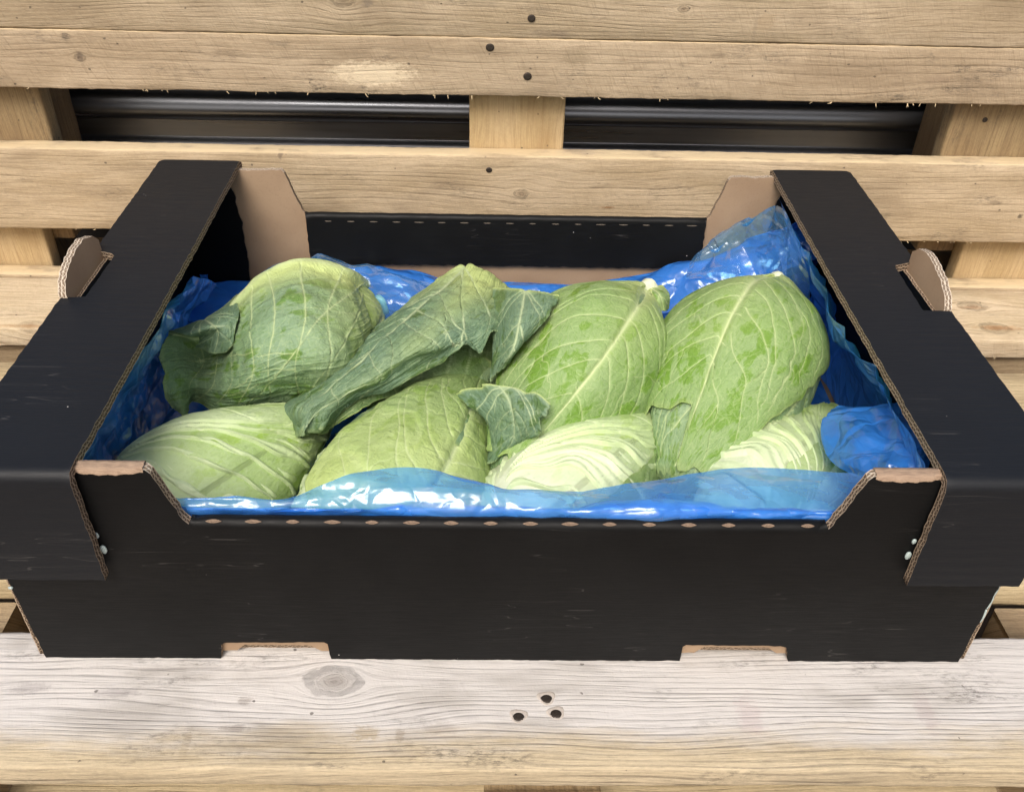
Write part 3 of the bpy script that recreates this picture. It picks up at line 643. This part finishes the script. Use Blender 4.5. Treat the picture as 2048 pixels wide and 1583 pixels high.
def leaf(parent,P,mat,vs,ridge=1.,pale=(.25,.15),pucker=.5,seed=0.,name='leaf',solid=False,size=None,edge=.5,fold=0.,label=None,flip=False,vgain=1.,crinkle=0.,terr=None,pgain=1.,pmid=0.):
    """P: (na,nb,3) surface in mm, a = stalk to tip, b = across"""
    na,nb=P.shape[:2]; A,Bc=np.meshgrid(np.linspace(0,1,na),np.linspace(-1,1,nb),indexing='ij')
    N=normals(P)
    if flip: N=-N
    V=np.zeros((na,nb)); H=np.zeros((na,nb))
    for a,b,wd,st in vs:
        if len(a)<2: continue
        pa=P[:,:]; pts=bil(P,a,b)
        i0=max(0,int((a.min()-.08)*(na-1))); i1=min(na,int((a.max()+.08)*(na-1))+2); j0=max(0,int((b.min()+1-.16)/2*(nb-1))); j1=min(nb,int((b.max()+1+.16)/2*(nb-1))+2)
        sub=P[i0:i1,j0:j1].reshape(-1,1,3)
        if len(sub)==0: continue
        p=pts[:-1][None]; d=(pts[1:]-pts[:-1])[None]; L=(d**2).sum(-1)+1e-9
        tq=np.clip(((sub-p)*d).sum(-1)/L,0,1); dist=np.linalg.norm(sub-p-d*tq[...,None],axis=-1); ws=wd[:-1][None]+(wd[1:]-wd[:-1])[None]*tq
        rel=dist/np.maximum(ws,.2); k=rel.argmin(1); rm=rel[np.arange(len(k)),k]; wm=ws[np.arange(len(k)),k]
        v=np.exp(-(rm/.62)**2)*st; v2=np.exp(-(rm/1.15)**2)*wm
        # pale halo
        sh=(i1-i0,j1-j0)
        V[i0:i1,j0:j1]=np.maximum(V[i0:i1,j0:j1],(v+.12*st*np.exp(-(rm/2.0)**2)).reshape(sh)); H[i0:i1,j0:j1]=np.maximum(H[i0:i1,j0:j1],v2.reshape(sh))
    q=P*.055
    cr=crinkle*(1-np.abs(vnoise(P*.09,seed+3)))**3
    disp=ridge*H*.62+pucker*1.0*(vnoise(q,seed)+.5*vnoise(q*2.3,seed+1))*np.clip(1-V,0,1)-cr
    if terr:
        amp,n,md=terr[:3]; x=np.where(Bc>md,(1-Bc)/(1-md),(Bc+1)/(1+md)); x=np.clip(x,0,.999)
        reach=A/np.sqrt(1-x*x); ph=n*reach+.55*vnoise(P*.018,seed+11)+.28*vnoise(P*.05,seed+12)
        f=ph-np.floor(ph); g=np.where(f<.84,(f/.84)**.8,np.cos((f-.84)/.16*math.pi)*.5+.5); stp=_perm[(np.floor(ph).astype(int)*7)%64,seed%64,5]
        msk=np.clip(reach/.12,0,1)*np.clip((1.15-reach)/.3,0,1)*(.35+.9*stp)*(.55+.6*np.clip(vnoise(P*.03,seed+13)+.4,0,1)); msk=np.clip(msk,0,1.4)*(np.clip((md-.04-Bc)/.12,0,1) *np.clip((.72-reach)/.2,0,1) if len(terr)>3 else 1)
        disp=disp+amp*g*msk; V=np.maximum(V,.40*np.exp(-((f-.80)/.08)**2)*np.clip(msk,0,1)); groove=np.clip(1-(g*1.25),0,1)*np.clip(msk,0,1)
        f2=(ph*2.7+.8*vnoise(P*.05,seed+15)); f2=f2-np.floor(f2); disp=disp+amp*.16*np.sin(f2*6.283)*msk; V=np.maximum(V,.16*np.exp(-((f2-.5)/.12)**2)*np.clip(msk,0,1))
    wr=(1-np.abs(vnoise(np.stack([A*5,Bc*14,A*0+seed*.1],-1),seed+21)))**6*.42+(1-np.abs(vnoise(np.stack([A*9,Bc*30,A*0],-1),seed+22)))**6*.16
    disp=disp+wr*np.clip(1-1.5*V,0,1)*pucker
    if fold: disp=disp+fold
    P2=P+N*disp[...,None]
    if not terr: groove=0.
    pl=np.clip(pgain*np.exp(-(A/pale[0])**1.5)*1.05+pale[1]*np.exp(-(np.abs(Bc-pmid)/.22)**2)*(1-A)**1.5+.10*vnoise(P*.03,seed+6),0,1)*(1-.36*groove)
    ed=np.clip((np.maximum(np.abs(Bc),A*1.0)-.972)/.02,0,1)*edge*(A>.05)
    arc=np.linalg.norm(P[-1,nb//2]-P[0,nb//2]); 
    if size is None: size=(np.linalg.norm(np.diff(P[:,nb//2],axis=0),axis=-1).sum(),np.linalg.norm(np.diff(P[na//2],axis=0),axis=-1).sum()/2)
    uv=np.stack([A*size[0],Bc*size[1]],-1).reshape(-1,2)
    cols=np.stack([np.clip(V*vgain,0,1),pl,ed],-1).reshape(-1,3)
    F=gridfaces(na,nb)
    if flip: F=F[:, ::-1]
    o=obj(name,P2.reshape(-1,3),F,mat,parent,True,uvs=uv,cols=cols,label=label)
    if solid:
        md=o.modifiers.new('thickness','SOLIDIFY'); md.thickness=.0009; md.offset=-1
    return o
def wrap(body,phi,W,a0=0.,a1=1.,layer=1.,na=150,nb=150,twist=0.,lift=0.,seed=0.,ruffle=1.0,taper=.35,tipcurl=0.,rag=.05,tear=0.):
    A,Bc=np.meshgrid(np.linspace(0,1,na),np.linspace(-1,1,nb),indexing='ij')
    # ragged outline: pull the margins in irregularly
    e=1+rag*(vnoise(np.stack([A*9,np.sign(Bc)*3,A*0+seed],-1),seed)+.5*vnoise(np.stack([A*27,np.sign(Bc)*3,A*0],-1),seed+2))
    A1=A*(1+rag*.7*vnoise(np.stack([Bc*5,A*0,A*0+seed],-1),seed+4)*A**3); tq=np.clip((Bc*(1 if tear>0 else -1)+.22)/.16,0,1); A1=A1-A**2*abs(tear)*tq*tq*(3-2*tq); a=np.clip(a0+(a1-a0)*A1,0,1)
    Wd=W*(1-taper*A**2.5)*(.75+.25*np.minimum(1,A/.15))*e
    ph=phi+Bc*Wd+twist*A
    eb=np.abs(Bc)**5; off=layer+lift*eb+ruffle*(np.abs(Bc)**4+.7*np.clip((A-.85)/.15,0,1))*(1.5*vnoise(np.stack([A*8,Bc*3,A*0],-1),seed+7)+.9)+tipcurl*np.clip((A-.8)/.2,0,1)**2
    return body.at(a,ph,off)
def cr_spline(G,n,axis):
    """Catmull-Rom resample of control grid along an axis"""
    G=np.moveaxis(G,axis,0); m=len(G); E=np.concatenate([[2*G[0]-G[1]],G,[2*G[-1]-G[-2]]]); x=np.linspace(0,m-1,n); i=np.minimum(x.astype(int),m-2); t=(x-i).reshape((-1,)+(1,)*(G.ndim-1))
    p0,p1,p2,p3=E[i],E[i+1],E[i+2],E[i+3]
    R=.5*((2*p1)+(-p0+p2)*t+(2*p0-5*p1+4*p2-p3)*t**2+(-p0+3*p1-3*p2+p3)*t**3)
    return np.moveaxis(R,0,axis)
def patch(rows,na=110,nb=110):
    G=np.array([[atz(x,y,z) for (x,y,z) in r] for r in rows]); return cr_spline(cr_spline(G,na,0),nb,1)
def ragged(P,amt,seed,sides='ab'):
    """shift the margins of a patch in its own plane so that the outline is uneven"""
    na,nb=P.shape[:2]; A,Bc=np.meshgrid(np.linspace(0,1,na),np.linspace(-1,1,nb),indexing='ij'); n=vnoise(np.stack([A*7,Bc*5,A*0],-1),seed)+.28*vnoise(np.stack([A*17,Bc*12,A*0],-1),seed+1)
    w=np.zeros_like(A)
    if 'b' in sides: w=np.maximum(w,np.clip((Bc-.6)/.4,0,1)**2)
    if 'B' in sides: w=np.maximum(w,np.clip((-Bc-.6)/.4,0,1)**2)
    if 'a' in sides: w=np.maximum(w,np.clip((A-.75)/.25,0,1)**2)
    if 'A' in sides: w=np.maximum(w,np.clip((.25-A)/.25,0,1)**2)
    da=np.gradient(P,axis=0); da/=np.linalg.norm(da,axis=-1,keepdims=True)+1e-9; db=np.gradient(P,axis=1); db/=np.linalg.norm(db,axis=-1,keepdims=True)+1e-9
    nn=np.cross(da,db)
    return P+(da*n[...,None]*.6+db*n[...,None]+nn*(vnoise(np.stack([A*5,Bc*5,A*0],-1),seed+9))[...,None]*.8)*(w*amt)[...,None]
def core(parent,body,mat,seed):
    na,nb=60,72; A,Ph=np.meshgrid(np.linspace(0,1,na),np.linspace(0,2*math.pi,nb,endpoint=False),indexing='ij')
    P=body.at(A,Ph,np.zeros_like(A)-.5); P=P+.0; v=P.reshape(-1,3); F=gridfaces(na,nb,True)
    uv=np.stack([A*body.L,Ph*body.R],-1).reshape(-1,2); cols=np.stack([A*0,np.exp(-(A/.3)**2),A*0],-1).reshape(-1,3)
    return obj('heart',v,F,mat,parent,True,uvs=uv,cols=cols)
def stalk(parent,body,r,l,mat,tilt=(0,0,0)):
    n=18; V=[]; F=[]; t=np.array(tilt,float)
    for i,(rr,h) in enumerate(((1.5,-5),(1.12,-1),(1.0,l*.5),(1.05,l*.92),(.9,l),(.4,l*.96))):
        for k in range(n):
            a=2*math.pi*k/n; q=1+.07*math.sin(3*a)+.05*math.sin(5*a+1); V.append(body.B-body.ax*h+t*max(h,0)+(body.e0*math.cos(a)+body.e1*math.sin(a))*r*rr*q)
    F=[list(f) for f in gridfaces(6,n,True)]+[[5*n+k for k in range(n)]]
    V=np.array(V); return obj('stalk',V,F,mat,parent,True,uvs=V[:,:2],cols=np.tile([.35,.9,0],(len(V),1)))
D2=math.pi/180
def cabbage(B,Tp,R,label,seed,prof=None,bend=0.):
    b=Body(B,Tp,R,seed=seed,prof=prof,bend=bend); c=(b.B+b.T)/2
    t=thing('pointed_cabbage',(c[0],c[1],min(b.B[2],b.T[2])-R),label,'cabbage','pointed cabbages in the black box'); return t,b
#CABBAGES
exec_later=None

# ---- rear row -----------------------------------------------------
PT=np.array([0,.13,.24,.47,.77,.97,1.0,.91,.73,.54,.38,.22,0.0])
# C4: rear right, midrib towards us
t,b=cabbage((232,308,105),(118,102,55),60.5,'rear cabbage nearest the right rail, smooth, with a straight pale midrib and a torn leaf',4)
b.prof=PT; core(t,b,mMid,4)
leaf(t,wrap(b,70*D2,95*D2,0,1,.8,100,100,seed=41,rag=.03),mMid,veins('l',41,6,2.0),seed=41,pale=(.12,.2))
leaf(t,wrap(b,-60*D2,80*D2,.3,1,1.6,130,130,seed=42,rag=.04,ruffle=.3),mMid,veins('l',42,7,1.6),seed=42,pucker=.6,pale=(.05,0),crinkle=.8)
leaf(t,wrap(b,20*D2,62*D2,.3,.99,2.6,150,150,seed=44,rag=.03,ruffle=.3),mMid,veins('l',44,7,1.6),seed=44,pucker=.6,pale=(.05,.0),crinkle=.8)
leaf(t,wrap(b,27*D2,88*D2,0,.97,5.2,300,300,tear=.17,seed=43,taper=.35,rag=.06,ruffle=.6),mGreen,veins('l',43,8,4.8,mid=-.16),ridge=1.25,seed=43,pucker=.6,pale=(.15,.35),solid=True,label='torn outer leaf with straight pale midrib')
stalk(t,b,8,7,mWhite,(-.2,.0,.3))
# C3
t,b=cabbage((113,290,106),(-6,110,58),58.5,'rear cabbage second from the right, grey-green leaf flap curling at its tip',3)
b.prof=PT; core(t,b,mMid,3)
leaf(t,wrap(b,90*D2,80*D2,0,1,.8,90,90,seed=31,ruffle=0),mMid,veins('l',31,6,1.8),seed=31,pale=(.1,.2))
leaf(t,wrap(b,-75*D2,85*D2,0,1,1.4,110,110,seed=32,ruffle=0),mMid,veins('l',32,6,1.8),seed=32,pale=(.1,.2),pucker=.6)
leaf(t,wrap(b,-4*D2,112*D2,0,.96,4.4,300,300,seed=33,taper=.45,rag=.05,ruffle=.5),mGreen,veins('l',33,8,4.8,spread=1.1),ridge=1.3,seed=33,pucker=.6,pale=(.15,.35),solid=True)
stalk(t,b,8,9,mWhite,(.4,0,.2))
fl=ragged(patch([[(905,790,96),(960,773,116),(1035,775,124),(1098,803,121)],[(936,812,100),(990,810,112),(1040,815,119),(1085,835,115)],[(970,845,92),(1000,845,102),(1040,850,107),(1074,862,104)],[(980,885,82),(1000,885,90),(1030,880,94),(1056,872,95)],[(964,942,66),(985,925,75),(1004,908,80),(1036,892,86)]],170,170),4,61,'aBbA')
leaf(t,fl,mDark,veins('l',61,5,1.4,mid=.2),seed=61,pale=(.02,0),pucker=.9,solid=True,name='leaf_flap',flip=True,vgain=.8)
fl=patch([[(1285,590,108),(1300,575,112),(1325,572,108)],[(1300,600,112),(1318,590,116),(1338,590,110)],[(1315,612,106),(1326,622,104),(1336,618,100)]],40,40)
leaf(t,fl,mGreen,veins('l',62,3,1),seed=62,pale=(.1,0),solid=True,name='leaf_flap',flip=True)
# C2
t,b=cabbage((2,304,76),(-105,165,58),41,'rear cabbage second from the left, covered by one large dark ragged leaf',2)
core(t,b,mDeepShade,2)
leaf(t,wrap(b,20*D2,110*D2,0,1,1,110,110,seed=21),mDeepShade,veins('l',21,7,1.8),seed=21,pale=(.15,.3))
leaf(t,wrap(b,-120*D2,90*D2,0,1,1,80,80,seed=22),mMid,veins('l',22,6,1.8),seed=22)
G=[[(890,568,96),(930,541,119),(968,545,122),(1008,565,114),(1035,592,108)],
   [(845,598,95),(895,582,123),(950,585,130),(1005,600,124),(1032,628,122)],
   [(800,640,94),(855,622,126),(920,618,134),(985,625,130),(1014,653,128)],
   [(770,665,92),(825,652,126),(890,645,135),(955,655,130),(994,663,129)],
   [(745,685,90),(800,678,124),(865,672,134),(925,670,130),(962,706,113)],
   [(722,702,88),(775,703,122),(840,698,132),(900,690,126),(930,674,129)],
   [(685,732,84),(735,735,117),(795,730,126),(850,708,120),(884,726,106)],
   [(650,757,80),(690,768,112),(735,766,118),(775,757,112),(818,754,108)],
   [(610,785,78),(640,800,104),(675,800,106),(705,795,100),(735,792,94)],
   [(575,800,76),(608,812,98),(640,818,100),(668,820,94),(690,817,88)],
   [(584,828,64),(613,858,80),(635,864,84),(650,854,82),(665,840,76)]]
G=[[(x-(6,6,3,0,0)[k],y+(-22,-30,-12,2,2)[k]*math.sin(math.pi*min(1,(i+1.2)/10.5))+max(0,i-6)*(6,4,2,1,0)[k],z) for k,(x,y,z) in enumerate(r)] for i,r in enumerate(G)]
P=ragged(patch(G,340,280),10,71,'ab'); leaf(t,P,mDark,veins('l',71,8,2.8,mid=-.45,spread=.7),seed=71,ridge=1.2,pale=(.12,.6),pucker=1.9,solid=True,name='outer_leaf',flip=True,label='large dark ragged outer leaf')
P=ragged(patch([[(985,575,128),(1050,580,146),(1114,590,146)],[(985,640,124),(1040,642,146),(1100,628,142)],[(985,700,114),(1026,700,132),(1056,678,132)],[(980,764,98),(1000,736,112),(1020,710,118)]],120,120),4,72,'abB')
leaf(t,P,mDark,veins('l',72,4,1.4),seed=72,pale=(.02,0),pucker=.7,solid=True,name='leaf_flap',flip=True)
P=ragged(patch([[(640,815,78),(700,780,88),(750,755,90),(820,730,92),(880,705,92),(960,690,90)],[(632,840,76),(700,800,90),(750,778,92),(820,756,92),(880,730,92),(975,716,88)],[(640,872,70),(704,830,84),(752,802,86),(820,778,84),(874,762,82),(985,742,76)]],110,200),4,73,'ab')
leaf(t,P,mUnder,veins('n',73,6,1.8),seed=73,pale=(.02,0),pucker=.7,solid=True,name='under_leaf',flip=True,edge=1)
# C1
t,b=cabbage((-112,306,80),(-225,212,58),50,'rear cabbage nearest the left rail, its crumpled grey-green outer leaf spreading left',1)
core(t,b,mMid,1)
leaf(t,wrap(b,150*D2,80*D2,0,1,.8,80,80,seed=11),mMid,veins('l',11,6,1.8),seed=11)
leaf(t,wrap(b,-20*D2,95*D2,0,.9,1.4,110,110,seed=12),mGreen,veins('l',12,7,1.8),seed=12,pale=(.2,.2))
stalk(t,b,9,6,mWhite)
G=[[(728,566,92),(742,600,92),(752,650,82),(744,686,66)],
   [(690,538,122),(705,612,126),(718,706,106),(718,772,62)],
   [(600,519,134),(622,610,141),(642,720,120),(664,806,62)],
   [(530,546,127),(552,630,137),(572,730,114),(592,802,62)],
   [(474,598,116),(496,670,122),(508,750,104),(512,816,60)],
   [(440,640,110),(452,700,92),(452,765,84),(440,824,56)],
   [(395,668,108),(408,722,74),(396,765,72),(386,800,56)],
   [(352,664,110),(368,712,84),(362,765,82),(372,828,64)],
   [(331,664,108),(323,718,98),(328,775,86),(352,822,66)]]
P=ragged(patch(G,340,240),3,81,'aAb'); leaf(t,P,mMid,veins('l',84,9,6.5,mid=-.93,spread=.28),ridge=1.15,seed=81,pale=(.14,1.4),pucker=1.9,solid=True,name='outer_leaf',flip=False,label='crumpled outer leaf spreading left',pmid=-.93)
P=ragged(patch([[(334,664,108),(385,648,112),(430,626,114),(475,590,112)],[(372,670,114),(410,655,119),(440,645,121),(478,625,120)],[(398,672,107),(425,668,110),(450,664,116),(472,652,118)],[(380,690,92),(415,702,94),(448,706,98),(466,690,106)]],120,120),2.5,82,'aBb')
leaf(t,P,mDark,veins('l',82,4,1.3),seed=82,pale=(.01,0),pucker=.6,solid=True,name='leaf_flap',flip=True)

# ---- front row ------------------------------------------------------
FP=np.array([0,.34,.60,.84,.97,1.0,.94,.80,.60,.40,.25,.13,0.0])
# F1
t,b=cabbage((-262,54,40),(-140,192,54),53,'front cabbage nearest the left rail, pale green with wrinkled folds',5,FP)
core(t,b,mLight,5)
leaf(t,wrap(b,120*D2,90*D2,0,1,.8,90,90,seed=51),mLight,veins('l',51,7,2.0),seed=51)
leaf(t,wrap(b,10*D2,120*D2,0,1,2.0,300,330,seed=53,rag=.02,ruffle=.3),mLight,veins('l',53,4,3,mid=-.8,spread=.8),ridge=1.2,seed=53,pale=(.62,.5),pucker=.5,terr=(7.0,7.5,-.8),pgain=1.15)
# F2
t,b=cabbage((-108,26,48),(-28,226,60),59,'front cabbage second from the left, with a thick diagonal midrib and a dark tip',6,FP)
core(t,b,mGreen,6)
leaf(t,wrap(b,-50*D2,80*D2,0,.80,2.0,220,220,seed=56,rag=.03,ruffle=.3),mLight,veins('l',56,6,2.4,spread=1.1),ridge=1.2,seed=56,pale=(.40,.3),pucker=.5,terr=(5,6,-.2))
leaf(t,wrap(b,-40*D2,75*D2,.45,1.,3.4,140,140,seed=58,rag=.05,ruffle=.4),mMid,veins('l',58,6,1.6,spread=1.1),ridge=1.2,seed=58,pale=(.02,0.),pucker=.6,crinkle=.8)
leaf(t,wrap(b,22*D2,90*D2,0,1.,5.0,300,300,seed=57,rag=.04,ruffle=.6),mGreen,veins('l',57,8,5.0,mid=-.15,spread=1.0),ridge=1.4,seed=57,pale=(.5,.7),pucker=.7,crinkle=.4,solid=True,terr=(1.6,4,-.15,1))
# F3
t,b=cabbage((-6,50,42),(128,192,54),55,'front cabbage second from the right, palest, with arched folds from a white base',7,FP)
core(t,b,mWhite,7)
leaf(t,wrap(b,100*D2,90*D2,0,1,.8,90,90,seed=64),mGreen,veins('l',64,7,2.0),seed=64)
leaf(t,wrap(b,10*D2,120*D2,0,1,2.2,320,340,seed=65,rag=.02,ruffle=.3),mLight,veins('l',65,5,5,mid=-.62,spread=.9),ridge=1.3,seed=65,pale=(.46,.9),pucker=.4,terr=(6.0,6.5,-.6),pgain=1.35)
# F4
t,b=cabbage((148,58,42),(262,200,54),50,'front cabbage nearest the right rail, pale cream folds partly under the blue film',8,FP)
core(t,b,mWhite,8)
leaf(t,wrap(b,90*D2,90*D2,0,1,.8,90,90,seed=67),mLight,veins('l',67,7,2.0),seed=67)
leaf(t,wrap(b,0*D2,120*D2,0,1,2.2,300,320,seed=68,rag=.02,ruffle=.3),mLight,veins('l',68,5,3,mid=.3,spread=.9),ridge=1.2,seed=68,pale=(.45,.5),pucker=.4,terr=(5.0,7,.3),pgain=1.2)

# ================================================================== PLASTIC LINER
def film(name,tint,body,fac,rough=.10,crk=.5):
    t=T(name); P=t.obj_mm(); n=t.noise(P,.05,3,.6); lw=t.n('LayerWeight'); lw.inputs[0].default_value=.35
    S_=t.sep(P); Q=t.xyz(t.mul(S_[0],.6),S_[1],S_[2])
    Q2=t.n('VectorMath',operation='ADD'); t.put(Q2.inputs[0],Q); nn=t.n('TexNoise'); t.put(nn.inputs['Vector'],P); nn.inputs['Scale'].default_value=.03; sc_=t.n('VectorMath',operation='SCALE'); t.put(sc_.inputs[0],nn.outputs[1]); sc_.inputs['Scale'].default_value=26; t.put(Q2.inputs[1],sc_.outputs[0]); Q=Q2.outputs[0]
    f1=t.vor(Q,.038,'DISTANCE_TO_EDGE')[0]; f2=t.vor(Q,.08,'DISTANCE_TO_EDGE')[0]
    nr=t.bump(t.add(t.mul(f1,1.6),t.mul(f2,.25)),crk,.006)
    tr=t.n('BsdfTransparent'); t.put(tr.inputs[0],tint)
    d=t.bsdf(t.mix(t.ss(n,.3,.7),body,tuple(c*1.25 for c in body)),rough+.1,.4,nr)
    tl=t.n('BsdfTranslucent'); t.put(tl.inputs[0],tuple(min(1,c*1.7) for c in body)); t.put(tl.inputs[1],nr)
    m1=t.n('MixShader'); m1.inputs[0].default_value=.3; t.put(m1.inputs[1],d); t.put(m1.inputs[2],tl.outputs[0])
    m2=t.n('MixShader'); t.put(m2.inputs[0],t.ma('ADD',t.mul(lw.outputs['Facing'],.45),fac,clamp=True)); t.put(m2.inputs[1],tr.outputs[0]); t.put(m2.inputs[2],m1.outputs[0])
    gl=t.n('BsdfGlossy'); t.put(gl.inputs['Color'],(.9,.95,1)); gl.inputs['Roughness'].default_value=rough; t.put(gl.inputs['Normal'],nr)
    fr=t.n('Fresnel'); fr.inputs[0].default_value=1.5; t.put(fr.inputs[1],nr)
    m3=t.n('MixShader'); t.put(m3.inputs[0],t.ma('MINIMUM',t.mul(fr.outputs[0],1.0),.28)); t.put(m3.inputs[1],m2.outputs[0]); t.put(m3.inputs[2],gl.outputs[0])
    return t.done(m3.outputs[0])
mFilm=film('blue_film',(.32,.60,.96),(.05,.28,.86),.54,.13,.6)
mFilmF=film('front_film',(.50,.78,.98),(.09,.34,.86),.38,.11,.32)
mFilmT=film('thin_blue_film',(.55,.82,.97),(.12,.40,.78),.16,.16,.6)
def crumple(P,amt,seed,n=60,L=60,dirb=None,wr=(.04,.19)):
    """straight sharp creases: tent ridges of limited length with random direction"""
    r=np.random.default_rng(seed); nn=normals(P); X=P.reshape(-1,3); d=np.zeros(len(X)); ext=X.max(0)-X.min(0)
    for k in range(n):
        c=X[r.integers(len(X))]; v=r.normal(size=3)*(1 if dirb is None else np.array(dirb)); v/=np.linalg.norm(v); nrm=r.normal(size=3); nrm-=v*(nrm@v); nrm/=np.linalg.norm(nrm)
        l=L*r.uniform(.35,1.3); wd=max(1.0,l*r.uniform(*wr)); q=X-c; al=np.abs(q@v)/l; ac=np.abs(q@nrm)/wd
        d+=np.clip(1-ac,0,1)**1.15*np.clip(1-al,0,1)**.7*(wd*1.15)*r.choice([-1,1])*r.uniform(.4,1.5)
    return P+nn*(amt*d.reshape(P.shape[:2])+1.5*amt*vnoise(P*.03,seed))[...,None]
liner=thing('plastic_liner',(0,200,5),'crumpled translucent blue plastic liner bag lining the box around the cabbages','plastic bag')
def fsheet(rows,na,nb,amt,seed,mat,n=60,L=60,name='film_wall',rag=0,dirb=None):
    P=patch(rows,na,nb)
    if rag: P=ragged(P,rag,seed,'a')
    P=crumple(P,amt,seed,n,L,dirb)
    uv=np.zeros((na*nb,2)); o=obj(name,P.reshape(-1,3),gridfaces(na,nb),mat,liner,True); return o
def W(x,y,z):                                 # world point as a control "pixel" triple
    p=np.array([x,y,z],float)-CAM; dz=p@FWD; return (1024+FPX*(p@RT)/dz,791.5-FPX*(p@UP)/dz,z)
# front wall, rising from the floor inside the front panel and flopping back over the cabbages
xs_=[-262,-200,-160,-120,-80,-40,0,40,80,120,160,200,250]
top=[(290,985,128),(372,998,130),(470,993,132),(560,1000,132),(660,962,138),(760,938,140),(860,942,138),(960,975,132),(1100,984,130),(1240,968,132),(1400,942,134),(1540,928,132),(1700,950,130)]
rows=[[W(x,12,10) for x in xs_],[W(x,12,70) for x in xs_],[W(x,11,112) for x in xs_],
      [W(x,8.5,126.2) for x in xs_],[((a[0]*.6+W(x,17,127)[0]*.4),(a[1]*.5+W(x,17,127)[1]*.5),a[2]*.5+65) for a,x in zip(top,xs_)],top]
fsheet(rows,150,560,.075,101,mFilmF,130,110,'film_front',rag=3,dirb=(2.2,1,.8))
rows=[[W(x,13,20) for x in xs_],[W(x,13,100) for x in xs_],[W(x,10,125.4) for x in xs_],[W(x,17+3*math.sin(x/47),122+2*math.sin(x/60+1)) for x in xs_],[W(x,25+4*math.sin(x/39+2),112) for x in xs_]]
fsheet(rows,90,460,.10,111,mFilm,80,90,'film_front',rag=3,dirb=(2.2,1,.8))
# left wall
yy=(20,90,170,250,320,386)
rows=[[W(-288,y,12) for y in yy],[W(-290,y,50) for y in yy],[W(x,y,z) for x,y,z in zip((-276,-274,-274,-276,-282,-286),yy,(100,98,92,85,70,48))],
      [W(x,y,z) for x,y,z in zip((-255,-254,-254,-258,-268,-280),yy,(138,135,128,112,88,60))],[W(x,y,z) for x,y,z in zip((-242,-242,-242,-246,-262,-280),yy,(158,156,150,132,98,64))]]
fsheet(rows,180,340,.26,102,mFilm,60,95,'film_side',rag=3)
# rear wall
xs2=[-290,-240,-190,-140,-80,-30,30,80,140,190,240,290]
tz=[60,60,66,74,72,64,62,66,74,88,118,140]
rows=[[W(x,380,12) for x in xs2],[W(x,384,40) for x in xs2],[W(x,386,z-6) for x,z in zip(xs2,tz)],[W(x,380,z+2) for x,z in zip(xs2,tz)],[W(x,362,z+1) for x,z in zip(xs2,tz)],[W(x,335,z-16) for x,z in zip(xs2,tz)]]
fsheet(rows,130,400,.16,103,mFilm,60,130,'film_rear',dirb=(2,1,1))
rows=[[(500,565,100),(640,600,90),(760,640,80),(860,660,80)],[(560,530,104),(650,522,112),(760,560,98),(870,590,92)],[(600,524,104),(660,518,108),(770,545,98),(900,575,92)]]
fsheet(rows,50,120,.15,108,mFilmT,30,60,'film_fold')
rows=[[W(x,y,9) for x in (-290,-150,0,150,290)] for y in (14,110,200,290,386)]
fsheet(rows,90,130,.10,120,mFilm,40,90,'film_floor')
# rear right corner peak
rows=[[(1370,560,88),(1450,560,92),(1530,590,88),(1620,640,80)],[(1385,520,96),(1455,500,108),(1540,510,118),(1618,560,120)],[(1420,500,104),(1480,455,130),(1545,440,150),(1600,500,150)],[(1440,478,110),(1500,440,140),(1556,412,164),(1592,470,160)]]
fsheet(rows,170,200,.13,104,mFilmT,16,110,'film_fold')
# right wall
ys=(20,80,150,220,300,380)
rows=[[W(292,y,12) for y in ys],[W(293,y,60) for y in ys],[W(274,y,102) for y in ys],[W(254,y,136) for y in ys],[W(241,y,157) for y in ys]]
fsheet(rows,180,340,.26,105,mFilm,60,95,'film_side')
# lobe folded over the front right cabbage
rows=[[(1655,812,104),(1720,790,122),(1790,800,132),(1830,850,134)],[(1645,870,104),(1700,850,128),(1780,860,136),(1850,900,138)],[(1665,915,106),(1720,905,126),(1790,910,134),(1860,935,138)],[(1705,950,112),(1745,955,122),(1800,960,128),(1850,965,130)]]
fsheet(rows,160,180,.30,106,mFilm,22,90,'film_fold')
print('objects',len(S.objects),'tris',sum(len(o.data.polygons)*2 for o in S.objects if o.type=='MESH'))
